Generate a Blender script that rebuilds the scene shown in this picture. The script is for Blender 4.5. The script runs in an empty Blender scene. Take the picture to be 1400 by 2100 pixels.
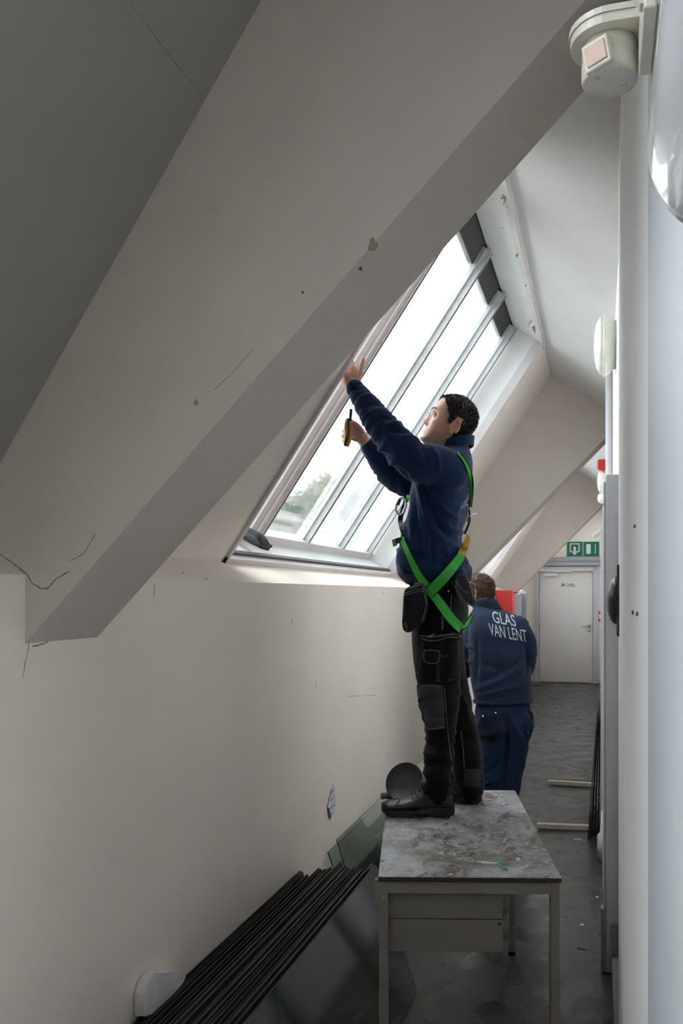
import bpy, bmesh, math, random
from mathutils import Vector, Matrix, noise
from mathutils.bvhtree import BVHTree

SC = bpy.context.scene
COL = SC.collection

# ------------------------------------------------------------------ camera
PSI = math.radians(14.07)
CX, CY, FPX, EYE = 800.0, 1218.0, 1715.0, 1.65
cam_d = bpy.data.cameras.new('camera')
cam = bpy.data.objects.new('camera', cam_d)
COL.objects.link(cam)
cam.location = (0, 0, EYE)
cam.rotation_euler = (math.pi / 2, 0, PSI)
cam_d.sensor_fit = 'VERTICAL'
cam_d.sensor_height = 36.0
cam_d.lens = FPX * 36.0 / 2100.0
cam_d.shift_x = -(CX - 700) / 2100.0
cam_d.shift_y = (CY - 1050) / 2100.0
cam_d.clip_start = 0.02
cam_d.clip_end = 200
SC.camera = cam
RV = Vector((math.cos(PSI), math.sin(PSI), 0))
FV = Vector((-math.sin(PSI), math.cos(PSI), 0))
UV = Vector((0, 0, 1))

def W(px, py, zc):
    """point of the place seen at (px, py), zc metres in front of the photographer"""
    return Vector((0, 0, EYE)) + RV * ((px - CX) / FPX * zc) + FV * zc - UV * ((py - CY) / FPX * zc)

# ------------------------------------------------------------------ sky
world = bpy.data.worlds.new('overcast_sky')
SC.world = world
world.use_nodes = True
bg = world.node_tree.nodes['Background']
bg.inputs['Color'].default_value = (0.97, 0.985, 1.0, 1)
bg.inputs['Strength'].default_value = 9.0
SC.view_settings.view_transform = 'Standard'
SC.view_settings.look = 'None'
SC.view_settings.gamma = 1.0
SC.view_settings.use_curve_mapping = False
SC.view_settings.exposure = 0.0
SC.cycles.max_bounces = 10
SC.cycles.diffuse_bounces = 7
SC.cycles.glossy_bounces = 4
SC.cycles.transparent_max_bounces = 24
SC.cycles.caustics_reflective = False
SC.cycles.caustics_refractive = False
SC.cycles.use_denoising = True

# ------------------------------------------------------------------ helpers
def link(o, parent=None):
    COL.objects.link(o)
    if parent is not None:
        o.parent = parent
    return o

def mesh_obj(name, me, mat=None, parent=None, smooth=False):
    if mat is not None:
        mats = mat if isinstance(mat, (list, tuple)) else [mat]
        for m in mats:
            me.materials.append(m)
    if smooth:
        for p in me.polygons:
            p.use_smooth = True
    me.name = name
    return link(bpy.data.objects.new(name, me), parent)

def obj(name, bm, mat=None, parent=None, smooth=False):
    """closes a bmesh into one mesh object; a parent at a place keeps world coordinates for its parts"""
    me = bpy.data.meshes.new(name)
    bmesh.ops.recalc_face_normals(bm, faces=bm.faces[:])
    if parent is not None:
        bm.transform(Matrix.Translation(-world_loc(parent)))
    bm.to_mesh(me)
    bm.free()
    return mesh_obj(name, me, mat, parent, smooth)

def world_loc(o):
    v = Vector((0, 0, 0))
    while o is not None:
        v = v + o.location
        o = o.parent
    return v

def tag(o, label=None, cat=None, group=None, kind=None):
    if label: o['label'] = label
    if cat: o['category'] = cat
    if group: o['group'] = group
    if kind: o['kind'] = kind
    return o

def thing(name, loc, label=None, cat=None, group=None, kind=None):
    o = bpy.data.objects.new(name, None)
    o.empty_display_size = 0.1
    o.location = loc
    link(o)
    return tag(o, label, cat, group, kind)

def struct(o):
    o['kind'] = 'structure'
    return o

def add_box(bm, lo, hi, bev=0.0, mi=0):
    lo, hi = Vector(lo), Vector(hi)
    b = bmesh.new()
    bmesh.ops.create_cube(b, size=1.0)
    d = hi - lo
    for v in b.verts:
        v.co = Vector(((v.co.x + .5) * d.x + lo.x, (v.co.y + .5) * d.y + lo.y, (v.co.z + .5) * d.z + lo.z))
    if bev > 0:
        bmesh.ops.bevel(b, geom=b.edges[:], offset=min(bev, min(abs(d.x), abs(d.y), abs(d.z)) * .45), segments=2, profile=.5, affect='EDGES')
    merge(bm, b, mi)

def merge(bm, b, mi=0):
    off = {}
    for v in b.verts:
        off[v] = bm.verts.new(v.co)
    for f in b.faces:
        try:
            nf = bm.faces.new([off[v] for v in f.verts])
            nf.material_index = mi if mi else f.material_index
            nf.smooth = f.smooth
        except ValueError:
            pass
    b.free()

def box(lo, hi, bev=0.0):
    bm = bmesh.new()
    add_box(bm, lo, hi, bev)
    return bm

def add_hull8(bm, pts, mi=0):
    """8 corners: bottom ring 4, top ring 4"""
    vs = [bm.verts.new(p) for p in pts]
    for f in ((3, 2, 1, 0), (4, 5, 6, 7), (0, 1, 5, 4), (1, 2, 6, 5), (2, 3, 7, 6), (3, 0, 4, 7)):
        nf = bm.faces.new([vs[i] for i in f])
        nf.material_index = mi

def add_prism_y(bm, poly, y0, y1, mi=0):
    """polygon in XZ carried along Y"""
    a = [bm.verts.new((x, y0, z)) for x, z in poly]
    b = [bm.verts.new((x, y1, z)) for x, z in poly]
    n = len(poly)
    for k in range(n):
        bm.faces.new((a[k], a[(k + 1) % n], b[(k + 1) % n], b[k])).material_index = mi
    bm.faces.new(a).material_index = mi
    bm.faces.new(b[::-1]).material_index = mi

def add_tube(bm, pts, rad, seg=8, cap=True, mi=0, closed=False):
    """round tube along points; rad a number or one per point"""
    pts = [Vector(p) for p in pts]
    n = len(pts)
    if not isinstance(rad, (list, tuple)):
        rad = [rad] * n
    rings = []
    prev = None
    for i, p in enumerate(pts):
        if closed:
            t = pts[(i + 1) % n] - pts[i - 1]
        else:
            t = pts[min(i + 1, n - 1)] - pts[max(i - 1, 0)]
        if t.length < 1e-9: t = Vector((0, 0, 1))
        t.normalize()
        if prev is None:
            a = t.cross(Vector((0, 0, 1)))
            if a.length < .1: a = t.cross(Vector((0, 1, 0)))
        else:
            a = prev - t * prev.dot(t)
        a.normalize(); prev = a
        b = t.cross(a)
        rings.append([bm.verts.new(p + (a * math.cos(2 * math.pi * k / seg) + b * math.sin(2 * math.pi * k / seg)) * rad[i]) for k in range(seg)])
    m = n if closed else n - 1
    for i in range(m):
        A, B = rings[i], rings[(i + 1) % n]
        for k in range(seg):
            f = bm.faces.new((A[k], A[(k + 1) % seg], B[(k + 1) % seg], B[k]))
            f.material_index = mi; f.smooth = True
    if cap and not closed:
        bm.faces.new(rings[0][::-1]).material_index = mi
        bm.faces.new(rings[-1]).material_index = mi

def add_lathe(bm, prof, origin, axis, seg=32, mi=0, up=None):
    """profile (r, h) turned around axis through origin"""
    axis = Vector(axis).normalized()
    a = axis.cross(Vector((0, 0, 1)))
    if a.length < .1: a = axis.cross(Vector((0, 1, 0)))
    a.normalize(); b = axis.cross(a)
    origin = Vector(origin)
    rings = []
    for r, h in prof:
        if r < 1e-6:
            rings.append([bm.verts.new(origin + axis * h)])
        else:
            rings.append([bm.verts.new(origin + axis * h + (a * math.cos(2 * math.pi * k / seg) + b * math.sin(2 * math.pi * k / seg)) * r) for k in range(seg)])
    for A, B in zip(rings, rings[1:]):
        for k in range(seg):
            k2 = (k + 1) % seg
            if len(A) == 1 and len(B) == 1: continue
            if len(A) == 1: f = bm.faces.new((A[0], B[k2], B[k]))
            elif len(B) == 1: f = bm.faces.new((A[k], A[k2], B[0]))
            else: f = bm.faces.new((A[k], A[k2], B[k2], B[k]))
            f.material_index = mi; f.smooth = True
    if len(rings[0]) > 1: bm.faces.new(rings[0][::-1]).material_index = mi
    if len(rings[-1]) > 1: bm.faces.new(rings[-1]).material_index = mi

def catmull(rows, per=6):
    """smooth interpolation through rows of equal-length tuples"""
    out = []
    n = len(rows)
    for i in range(n - 1):
        p0 = rows[max(i - 1, 0)]; p1 = rows[i]; p2 = rows[i + 1]; p3 = rows[min(i + 2, n - 1)]
        for j in range(per):
            t = j / per
            out.append(tuple(0.5 * (2 * b + (c - a) * t + (2 * a - 5 * b + 4 * c - d) * t * t + (3 * b - a - 3 * c + d) * t ** 3)
                             for a, b, c, d in zip(p0, p1, p2, p3)))
    out.append(tuple(rows[-1]))
    return out

# ------------------------------------------------------------------ materials
def new_mat(name):
    m = bpy.data.materials.new(name)
    m.use_nodes = True
    nt = m.node_tree
    return m, nt, nt.nodes['Principled BSDF']

def N(nt, typ, **kw):
    n = nt.nodes.new(typ)
    for k, v in kw.items():
        if k in n.inputs: n.inputs[k].default_value = v
        else: setattr(n, k, v)
    return n

def ramp(nt, fac, stops):
    r = nt.nodes.new('ShaderNodeValToRGB')
    els = r.color_ramp.elements
    while len(els) < len(stops): els.new(.5)
    for e, (p, c) in zip(els, stops):
        e.position = p; e.color = (*c, 1) if len(c) == 3 else c
    nt.links.new(fac, r.inputs['Fac'])
    return r.outputs['Color']

def coords(nt, scale=(1, 1, 1), rot=(0, 0, 0)):
    tc = nt.nodes.new('ShaderNodeTexCoord')
    mp = nt.nodes.new('ShaderNodeMapping')
    mp.inputs['Scale'].default_value = scale
    mp.inputs['Rotation'].default_value = rot
    nt.links.new(tc.outputs['Object'], mp.inputs['Vector'])
    return mp.outputs['Vector']

def noise_n(nt, vec, scale, detail=4, rough=.55):
    n = N(nt, 'ShaderNodeTexNoise', Scale=scale, Detail=detail, Roughness=rough)
    nt.links.new(vec, n.inputs['Vector'])
    return n.outputs['Fac']

def mixc(nt, fac, a, b, mode='MIX'):
    m = nt.nodes.new('ShaderNodeMix')
    m.data_type = 'RGBA'; m.blend_type = mode
    for s, v in ((m.inputs[0], fac), (m.inputs[6], a), (m.inputs[7], b)):
        if hasattr(v, 'is_linked') or hasattr(v, 'links'): nt.links.new(v, s)
        elif isinstance(v, (int, float)): s.default_value = v
        else: s.default_value = (*v, 1) if len(v) == 3 else v
    return m.outputs[2]

def bump(nt, bsdf, height, strength=.3, dist=.01):
    b = N(nt, 'ShaderNodeBump', Strength=strength, Distance=dist)
    nt.links.new(height, b.inputs['Height'])
    nt.links.new(b.outputs['Normal'], bsdf.inputs['Normal'])

def paint(name, col, rough=.75, var=.06, bscale=60, bstr=.12, scale=3.0, spots=None, spec=.1):
    m, nt, b = new_mat(name)
    b.inputs['Specular IOR Level'].default_value = spec
    v = coords(nt)
    f = noise_n(nt, v, scale, 6, .6)
    lo = tuple(c * (1 - var) for c in col); hi = tuple(min(1, c * (1 + var * .6)) for c in col)
    c = ramp(nt, f, [(.3, lo), (.7, hi)])
    if spots:
        f2 = noise_n(nt, v, spots[0], 3, .6)
        k = ramp(nt, f2, [(spots[1], (0, 0, 0)), (spots[1] + .03, (1, 1, 1))])
        c = mixc(nt, k, c, spots[2])
    nt.links.new(c, b.inputs['Base Color'])
    b.inputs['Roughness'].default_value = rough
    bump(nt, b, noise_n(nt, v, bscale, 3, .6), bstr, .004)
    return m

def plain(name, col, rough=.5, metal=0.0, bstr=0, bscale=100, coat=0):
    m, nt, b = new_mat(name)
    v = coords(nt)
    f = noise_n(nt, v, 14, 4, .6)
    c = ramp(nt, f, [(.3, tuple(x * .88 for x in col)), (.7, tuple(min(1, x * 1.08) for x in col))])
    nt.links.new(c, b.inputs['Base Color'])
    b.inputs['Roughness'].default_value = rough
    b.inputs['Metallic'].default_value = metal
    if coat: b.inputs['Coat Weight'].default_value = coat
    if bstr: bump(nt, b, noise_n(nt, v, bscale, 3, .6), bstr, .003)
    return m

M = {}
M['ceil_shade'] = paint('shade_toned_ceiling_plaster', (.35, .333, .312), .85, .05, 45, .12, 1.8)  # shade of the near ceiling put into a darker base colour
M['wall'] = paint('old_white_plaster', (.86, .775, .70), .8, .045, 45, .16, 1.6)
M['wall_blue'] = paint('blue_grey_wall_paint', (.50, .53, .57), .5, .03, 20, .08, 2.0)
M['wall2'] = paint('white_gloss_wall_paint', (.86, .865, .875), .6, .035, 20, .1, 2.0)
M['beam'] = paint('beam_plaster', (.64, .58, .53), .8, .05, 45, .18, 2.2)
M['ceil'] = paint('ceiling_plaster', (.64, .63, .62), .85, .05, 45, .12, 1.8)
M['white'] = paint('white_woodwork', (.80, .80, .79), .5, .05, 30, .06, 5.0, (26, .70, (.42, .37, .32)))
M['trim'] = paint('greyish_trim_paint', (.62, .58, .57), .5, .07, 30, .08, 6.0)
M['lintel'] = plain('dark_grey_lintel', (.26, .26, .27), .5)
M['casing'] = paint('grey_door_casing', (.42, .415, .43), .45, .07, 30, .08, 7.0, (22, .73, (.22, .17, .14)))
M['door'] = paint('beige_door_paint', (.60, .555, .525), .5, .04, 30, .04, 4.0)
M['dark_base'] = plain('dark_skirting', (.10, .10, .105), .5)
M['bar'] = plain('aluminium_glazing_bar', (.62, .63, .63), .45, .25)
M['bar_dark'] = plain('dark_gasket', (.06, .055, .05), .6)
M['wood_bare'] = paint('bare_batten_wood', (.50, .36, .27), .7, .2, 90, .2, 20)
M['wood_strip'] = paint('pink_primed_batten', (.58, .46, .42), .6, .1, 60, .1, 10)
M['flash'] = plain('dark_bitumen_flashing', (.055, .05, .048), .9, 0, .5, 60)
M['cream'] = plain('cream_plastic', (.64, .62, .55), .35)
M['ivory'] = plain('ivory_plastic', (.72, .72, .64), .4)
M['lens'] = plain('detector_lens', (.56, .36, .29), .25)
M['yellowed'] = plain('yellowed_plate', (.66, .60, .46), .5)
M['red'] = plain('red_paint', (.52, .022, .022), .4)
M['black'] = plain('black_plastic', (.012, .012, .014), .35)
M['blackrub'] = plain('black_rubber', (.022, .023, .026), .55)
M['green_sign'] = plain('green_sign', (.0, .13, .065), .4)
M['sign_white'] = plain('sign_white', (.62, .64, .62), .4)
M['steel'] = plain('brushed_steel', (.45, .44, .43), .32, .9)
M['crack'] = plain('crack_dark', (.10, .085, .075), .9)  # dark brown for cracks, small knocks, a screw and floor splinters
M['chip'] = plain('exposed_plaster', (.36, .28, .20), .9, 0, .4, 40)
M['foam'] = plain('white_foam_board', (.72, .72, .73), .8, 0, .5, 70)
M['paper'] = plain('paper_print', (.62, .64, .68), .7)
M['ink'] = plain('blue_ink', (.10, .12, .24), .6)
M['glove'] = plain('grey_work_glove', (.045, .048, .052), .85, 0, .6, 220)
M['rustpipe'] = plain('brown_handle', (.16, .10, .065), .6)
M['leaf_g'] = plain('green_leaves', (.06, .09, .03), .8)
M['leaf_o'] = plain('autumn_leaves', (.20, .13, .06), .8)
M['bark'] = plain('bark', (.10, .08, .06), .9)
M['roofpale'] = plain('pale_flat_roof', (.10, .10, .085), .8)

# leaded / pinpricked glass kinds
def glass_mat(name, tint, gloss, dirt, dirt_scale, haze_col=(.75, .8, .85)):
    m = bpy.data.materials.new(name); m.use_nodes = True
    nt = m.node_tree; nt.nodes.clear()
    out = N(nt, 'ShaderNodeOutputMaterial')
    tr = N(nt, 'ShaderNodeBsdfTransparent', Color=(*tint, 1))
    gl = N(nt, 'ShaderNodeBsdfGlossy', Roughness=.03, Color=(1, 1, 1, 1))
    di = N(nt, 'ShaderNodeBsdfTranslucent', Color=(*haze_col, 1))
    fr = N(nt, 'ShaderNodeFresnel', IOR=1.45)
    mul = N(nt, 'ShaderNodeMath', operation='MULTIPLY'); mul.inputs[1].default_value = gloss
    nt.links.new(fr.outputs[0], mul.inputs[0])
    mx1 = N(nt, 'ShaderNodeMixShader'); mx2 = N(nt, 'ShaderNodeMixShader')
    v = coords(nt, (1, 1, .35))
    f1 = noise_n(nt, v, dirt_scale, 5, .7)
    f2 = noise_n(nt, v, dirt_scale * 9, 2, .5)
    a = ramp(nt, f1, [(.35, (dirt * .5,) * 3), (.65, (dirt,) * 3)])
    s = ramp(nt, f2, [(.62, (0, 0, 0)), (.70, (dirt * .9,) * 3)])
    ad = mixc(nt, 1.0, a, s, 'ADD')
    nt.links.new(ad, mx1.inputs[0])
    nt.links.new(tr.outputs[0], mx1.inputs[1]); nt.links.new(di.outputs[0], mx1.inputs[2])
    nt.links.new(mul.outputs[0], mx2.inputs[0])
    nt.links.new(mx1.outputs[0], mx2.inputs[1]); nt.links.new(gl.outputs[0], mx2.inputs[2])
    nt.links.new(mx2.outputs[0], out.inputs[0])
    return m
M['pane'] = glass_mat('wet_window_glass', (.96, .98, .98), .8, .05, 6)
M['pane_fog'] = glass_mat('misted_window_glass', (.94, .97, .98), .8, .22, 5)
M['sheet'] = glass_mat('loose_glass_sheet', (.925, .955, .93), .4, .05, 4, (.3, .34, .32))
M['sheet_in'] = plain('dark_stacked_glass', (.011, .011, .009), .35, 0, 0, 100)  # near-black faces of the inner sheets, darker than the front one
M['sheet_dark'] = plain('stacked_glass_green_black', (.034, .044, .036), .10, 0, 0, 100)

def edge_mat():
    m, nt, b = new_mat('dirty_glass_edge')
    v = coords(nt, (30, .35, 30))
    c = ramp(nt, noise_n(nt, v, 7, 5, .7), [(.3, (.006, .005, .004)), (.55, (.022, .018, .014)), (.68, (.05, .045, .038)), (.8, (.16, .15, .14))])
    nt.links.new(c, b.inputs['Base Color']); b.inputs['Roughness'].default_value = .5
    return m
M['edge'] = edge_mat()

def floor_mat():
    m, nt, b = new_mat('worn_grey_floor')
    v = coords(nt)
    c = ramp(nt, noise_n(nt, v, 1.1, 8, .65), [(.35, (.017, .018, .0165)), (.5, (.024, .025, .0225)), (.65, (.034, .034, .030))])
    k = ramp(nt, noise_n(nt, v, 55, 3, .5), [(.69, (0, 0, 0)), (.72, (1, 1, 1))])
    c = mixc(nt, k, c, (.07, .07, .06))
    k2 = ramp(nt, noise_n(nt, v, 9, 6, .8), [(.26, (.4, .4, .4)), (.40, (0, 0, 0))])
    c = mixc(nt, k2, c, (.018, .018, .017))
    nt.links.new(c, b.inputs['Base Color'])
    b.inputs['Specular IOR Level'].default_value = .32
    r = ramp(nt, noise_n(nt, v, 5, 5, .6), [(.35, (.20,) * 3), (.65, (.42,) * 3)])
    nt.links.new(r, b.inputs['Roughness'])
    bump(nt, b, noise_n(nt, v, 70, 4, .6), .12, .003)
    return m
M['floor'] = floor_mat()

def tabletop_mat():
    m, nt, b = new_mat('paint_stained_laminate')
    v = coords(nt)
    vs = coords(nt, (1, .45, 1), (0, 0, .25))
    c = ramp(nt, noise_n(nt, v, 5, 8, .75), [(.36, (.10, .08, .07)), (.46, (.18, .165, .155)), (.53, (.27, .275, .295)), (.64, (.38, .39, .42))])
    def splat(c, scale, th, col, vv=v, det=5, w=.015):
        k = ramp(nt, noise_n(nt, vv, scale, det, .7), [(th, (0, 0, 0)), (th + w, (1, 1, 1))])
        return mixc(nt, k, c, col)
    c = splat(c, 7, .53, (.13, .085, .06), vs, 8, .08)
    c = splat(c, 14, .565, (.045, .042, .042), vs, 10, .03)
    c = splat(c, 23, .625, (.42, .42, .40), vs, 4)
    c = splat(c, 25, .625, (.07, .12, .16), v, 6)
    c = splat(c, 41, .635, (.50, .49, .46), v, 3)
    c = splat(c, 12.9, .625, (.27, .17, .11), v, 7)
    c = splat(c, 33, .65, (.04, .05, .10), v, 5)
    nt.links.new(c, b.inputs['Base Color'])
    b.inputs['Roughness'].default_value = .42
    bump(nt, b, noise_n(nt, v, 60, 5, .6), .25, .002)
    return m
M['tabletop'] = tabletop_mat()
M['table_frame'] = paint('chipped_grey_steel_paint', (.235, .215, .195), .5, .1, 60, .1, 8, (24, .77, (.12, .06, .035)))
M['drawer'] = paint('taupe_drawer_paint', (.215, .195, .18), .5, .05, 60, .05, 8)
M['batten'] = paint('pale_batten', (.72, .60, .49), .65, .18, 60, .2, 18)
M['pink_edge'] = plain('dark_laminate_edge', (.035, .018, .022), .4)
M['splash_g'] = plain('green_paint_spill', (.03, .24, .15), .4)
M['splash_w'] = plain('white_paint_spill', (.52, .55, .50), .45)
M['yellow'] = plain('yellow_dab', (.62, .50, .05), .5)
# ------------------------------------------------------------------ the shell of the attic corridor
XL, XR = -1.35, 0.08                     # knee wall and right wall
T56 = 1.48                               # slope of the roof (tangent)
RX, RZ = -0.40, 3.48                     # the ridge
BX, BZ = -1.546, 1.785                   # foot of the roof slope
SN = Vector((-0.829, 0, 0.56))           # outward normal of the roof
DEP = 0.25                               # depth of the skylight reveals
Y0, Y1 = -3.2, 15.9
def roof(v, t=0.0):
    """point in XZ: v from foot 0 to ridge 1, t metres outward"""
    return (BX + (RX - BX) * v + SN.x * t, BZ + (RZ - BZ) * v + SN.z * t)

struct(obj('floor', box((-1.9, Y0, -.2), (1.0, Y1 + .3, 0)), M['floor']))
# joints in the floor screed
for i, (y, x0, x1) in enumerate(((11.1, -1.33, .03), (7.6, -1.33, .03), (14.3, -1.3, .0))):
    bm = bmesh.new(); add_box(bm, (x0, y, .0), (x1, y + .012, .0015))
    tag(obj('floor_joint', bm, M['dark_base'], bpy.data.objects['floor']))

# knee wall with its sloping ledge
bm = bmesh.new()
add_prism_y(bm, [(XL, 0), (XL, 1.696), (BX, BZ), (BX + SN.x * DEP, BZ + SN.z * DEP), (-1.95, 1.85), (-1.95, -.1)], Y0, Y1 + .1)
wl = struct(obj('wall_left', bm, M['wall']))
# right wall: flat, with the shallow round pier that ends before the first door
bm = bmesh.new()
add_box(bm, (XR, 3.74, 0), (.45, Y1 + .1, 3.25))
add_box(bm, (XR + .004, 1.45, 0), (.45, 3.80, 3.25))
pier = [(.45, .0), (XR, 1.5)]
n = 24
a = []; b = []
for k in range(n + 1):
    t = k / n
    yy = 1.5 + t * (3.74 - 1.5)
    xx = XR + .002 - .020 * math.sin(math.pi * t) ** .7
    a.append((xx, yy))
vb = [bm.verts.new((x, yv, 0)) for x, yv in a]; vt = [bm.verts.new((x, yv, 3.25)) for x, yv in a]
for k in range(n):
    f = bm.faces.new((vb[k], vb[k + 1], vt[k + 1], vt[k])); f.smooth = True
wr = struct(obj('wall_right', bm, M['wall2']))
struct(obj('wall_right', box((XR, .86, 0), (.45, 1.5, 3.25)), M['wall_blue']))
bm = box((.75, Y0, 0), (.85, -1.25, 3.6)); add_box(bm, (.75, .15, 0), (.85, .86, 3.6))
add_box(bm, (.75, -1.25, 0), (.85, .15, .85)); add_box(bm, (.75, -1.25, 2.15), (.85, .15, 3.6)); add_box(bm, (.45, .76, 0), (.85, .86, 3.6))
struct(obj('wall_alcove', bm, M['wall2']))
wn = struct(thing('window_5', (.80, -.55, .85)))  # unseen window added to brighten the left wall and near beam
bm = box((.77, -1.25, .85), (.83, -1.20, 2.15)); add_box(bm, (.77, .10, .85), (.83, .15, 2.15)); add_box(bm, (.77, -1.2, .85), (.83, .10, .90)); add_box(bm, (.77, -1.2, 2.10), (.83, .10, 2.15))
obj('window_frame', bm, M['trim'], wn)
obj('mullion', box((.775, -.565, .90), (.825, -.535, 2.10), .002), M['trim'], wn)
obj('pane', box((.797, -1.2, .9), (.803, -.565, 2.1)), M['pane'], wn); obj('pane', box((.797, -.535, .9), (.803, .10, 2.1)), M['pane'], wn)

# gable walls
def gable(name, ya, yb, mat):
    bm = bmesh.new()
    add_prism_y(bm, [(-1.95, 0), (.85, 0), (.85, 2.7), (RX, RZ + .1), (BX - .05, BZ), (-1.95, 1.6)], ya, yb)
    return struct(obj(name, bm, mat))
gable('wall_back', Y1, Y1 + .15, M['wall'])
gable('wall_front', Y0 - .15, Y0, M['wall'])

# roof slope between the skylights (its cut ends are the window reveals)
WIN = [(-.95, .98), (3.25, 6.17), (8.60, 11.52), (13.6, 15.5)]
gaps = [(Y0 - .1, WIN[0][0]), (WIN[0][1], WIN[1][0]), (WIN[1][1], WIN[2][0]), (WIN[2][1], WIN[3][0]), (WIN[3][1], Y1 + .1)]
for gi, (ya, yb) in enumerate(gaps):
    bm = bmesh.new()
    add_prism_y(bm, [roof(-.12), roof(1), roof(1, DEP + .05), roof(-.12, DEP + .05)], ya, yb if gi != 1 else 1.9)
    struct(obj('ceiling', bm, M['wall'] if gi != 1 else M['ceil_shade']))
    if gi == 1:
        bm = bmesh.new(); add_prism_y(bm, [roof(-.12), roof(1), roof(1, DEP + .05), roof(-.12, DEP + .05)], 1.9, yb)
        struct(obj('ceiling', bm, M['wall']))
# short slope from the ridge down to the right wall
bm = bmesh.new()
add_prism_y(bm, [(RX, RZ), (.9, RZ - 1.3 * .69), (.9, 3.3), (-.45, 4.1), roof(1, DEP + .05)], Y0 - .1, Y1 + .1)
struct(obj('ceiling', bm, M['ceil']))

# rafters boxed in plaster
BEAMS = [1.75, 7.10, 12.45]
beams = []
for yb in [-3.6] + BEAMS:
    bm = bmesh.new()
    add_prism_y(bm, [(XL - .2, 1.53), (XL, 1.53), (XR + .02, 2.99), (XR + .02, 3.3), (RX, RZ + .12), (BX - .12, BZ + .02), (XL - .2, 1.6)], yb, yb + .30)
    beams.append(struct(obj('ceiling_beam', bm, M['beam'])))
beam1 = beams[1]

# cracks and knocks in the plaster, thin slots laid on the surface
def on_plane(px, py, p0, nrm):
    o = Vector((0, 0, EYE)); d = W(px, py, 1.0) - o
    t = (Vector(p0) - o).dot(nrm) / d.dot(nrm)
    return o + d * t
def crack(pts, p0, nrm, parent, w=.002, name='crack', mat='crack', seed=1):
    rnd = random.Random(seed)
    nrm = Vector(nrm).normalized()
    bm = bmesh.new()
    fine = []
    for a, b in zip(pts, pts[1:]):
        for k in range(4):
            t = k / 4
            fine.append((a[0] + (b[0] - a[0]) * t + rnd.uniform(-1, 1) * .9, a[1] + (b[1] - a[1]) * t + rnd.uniform(-1, 1) * .9))
    fine.append(pts[-1])
    P = [on_plane(x, y, p0, nrm) + nrm * .0004 for x, y in fine]
    add_tube(bm, P, [w * rnd.uniform(.35, 1) for _ in P], 4)
    return obj(name, bm, M[mat], parent)
front = (0, 1.75, 0); nF = Vector((0, -1, 0))
crack([(0, 1136), (30, 1158), (56, 1178), (66, 1196), (84, 1207), (98, 1206), (112, 1190), (122, 1182), (142, 1172)], front, nF, beam1, .0015, seed=2)
crack([(142, 1152), (160, 1142), (172, 1135), (195, 1095)], front, nF, beam1, .0008, seed=3)
crack([(440, 800), (480, 760), (520, 715)], front, nF, beam1, .0005, seed=4)
crack([(66, 1325), (90, 1320), (118, 1303), (150, 1302), (196, 1296)], (XL, 0, 0), Vector((1, 0, 0)), wl, .0018, seed=5)
crack([(46, 1390), (58, 1330), (60, 1305)], (XL, 0, 0), Vector((1, 0, 0)), wl, .001, seed=6)
crack([(316, 1196), (316, 1224)], (XL, 0, 0), Vector((1, 0, 0)), wl, .0015, seed=7)
nR = Vector((.829, 0, -.56))
rp = (BX, 0, BZ)
crack([(262, 0), (310, 65), (360, 130), (412, 196)], rp, nR, bpy.data.objects['ceiling.001'], .0007, seed=8)
for i, (x0, y0, x1, y1) in enumerate(((846, 1243, 852, 1213), (770, 1425, 712, 1428), (598, 1280, 600, 1268), (646, 1410, 649, 1395), (786, 1220, 785, 1213), (793, 1560, 797, 1540))):
    crack([(x0, y0), (x1, y1)], (XL, 0, 0), Vector((1, 0, 0)), wl, .0013, 'scratch', seed=20 + i)
def knock(px, py, r, p0, nrm, parent, mat='chip', seed=0, name='plaster_chip'):
    rnd = random.Random(seed); nrm = Vector(nrm).normalized()
    c = on_plane(px, py, p0, nrm)
    a = nrm.cross(Vector((0, 0, 1))).normalized(); b = nrm.cross(a)
    bm = bmesh.new()
    ring = [bm.verts.new(c + nrm * .0012 + (a * math.cos(t) + b * math.sin(t) * 1.3) * r * rnd.uniform(.6, 1.15)) for t in [k * math.pi / 7 for k in range(14)]]
    bot = [bm.verts.new(v.co - nrm * .004) for v in ring]
    bm.faces.new(ring)
    for k in range(14): bm.faces.new((ring[k], ring[(k + 1) % 14], bot[(k + 1) % 14], bot[k]))
    return obj(name, bm, M[mat], parent)
knock(764, 501, .012, front, nF, beam1, seed=1)
knock(739, 551, .0035, front, nF, beam1, 'crack', 2)
knock(402, 826, .006, front, nF, beam1, seed=3)
knock(620, 600, .003, front, nF, beam1, 'crack', 4)
for k, (x, y) in enumerate(((375, 1175), (504, 1157), (423, 1187))):
    knock(x, y, .004, (XL, 0, 1.696), Vector((.089, 0, .196)), wl, 'crack', 30 + k)
for k, (x, y) in enumerate(((1296, 1256), (1305, 1259), (1300, 1079))):
    knock(x, y, .003, (XR - .014, 0, 0), Vector((-1, 0, 0)), wr, 'crack', 40 + k)

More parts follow.
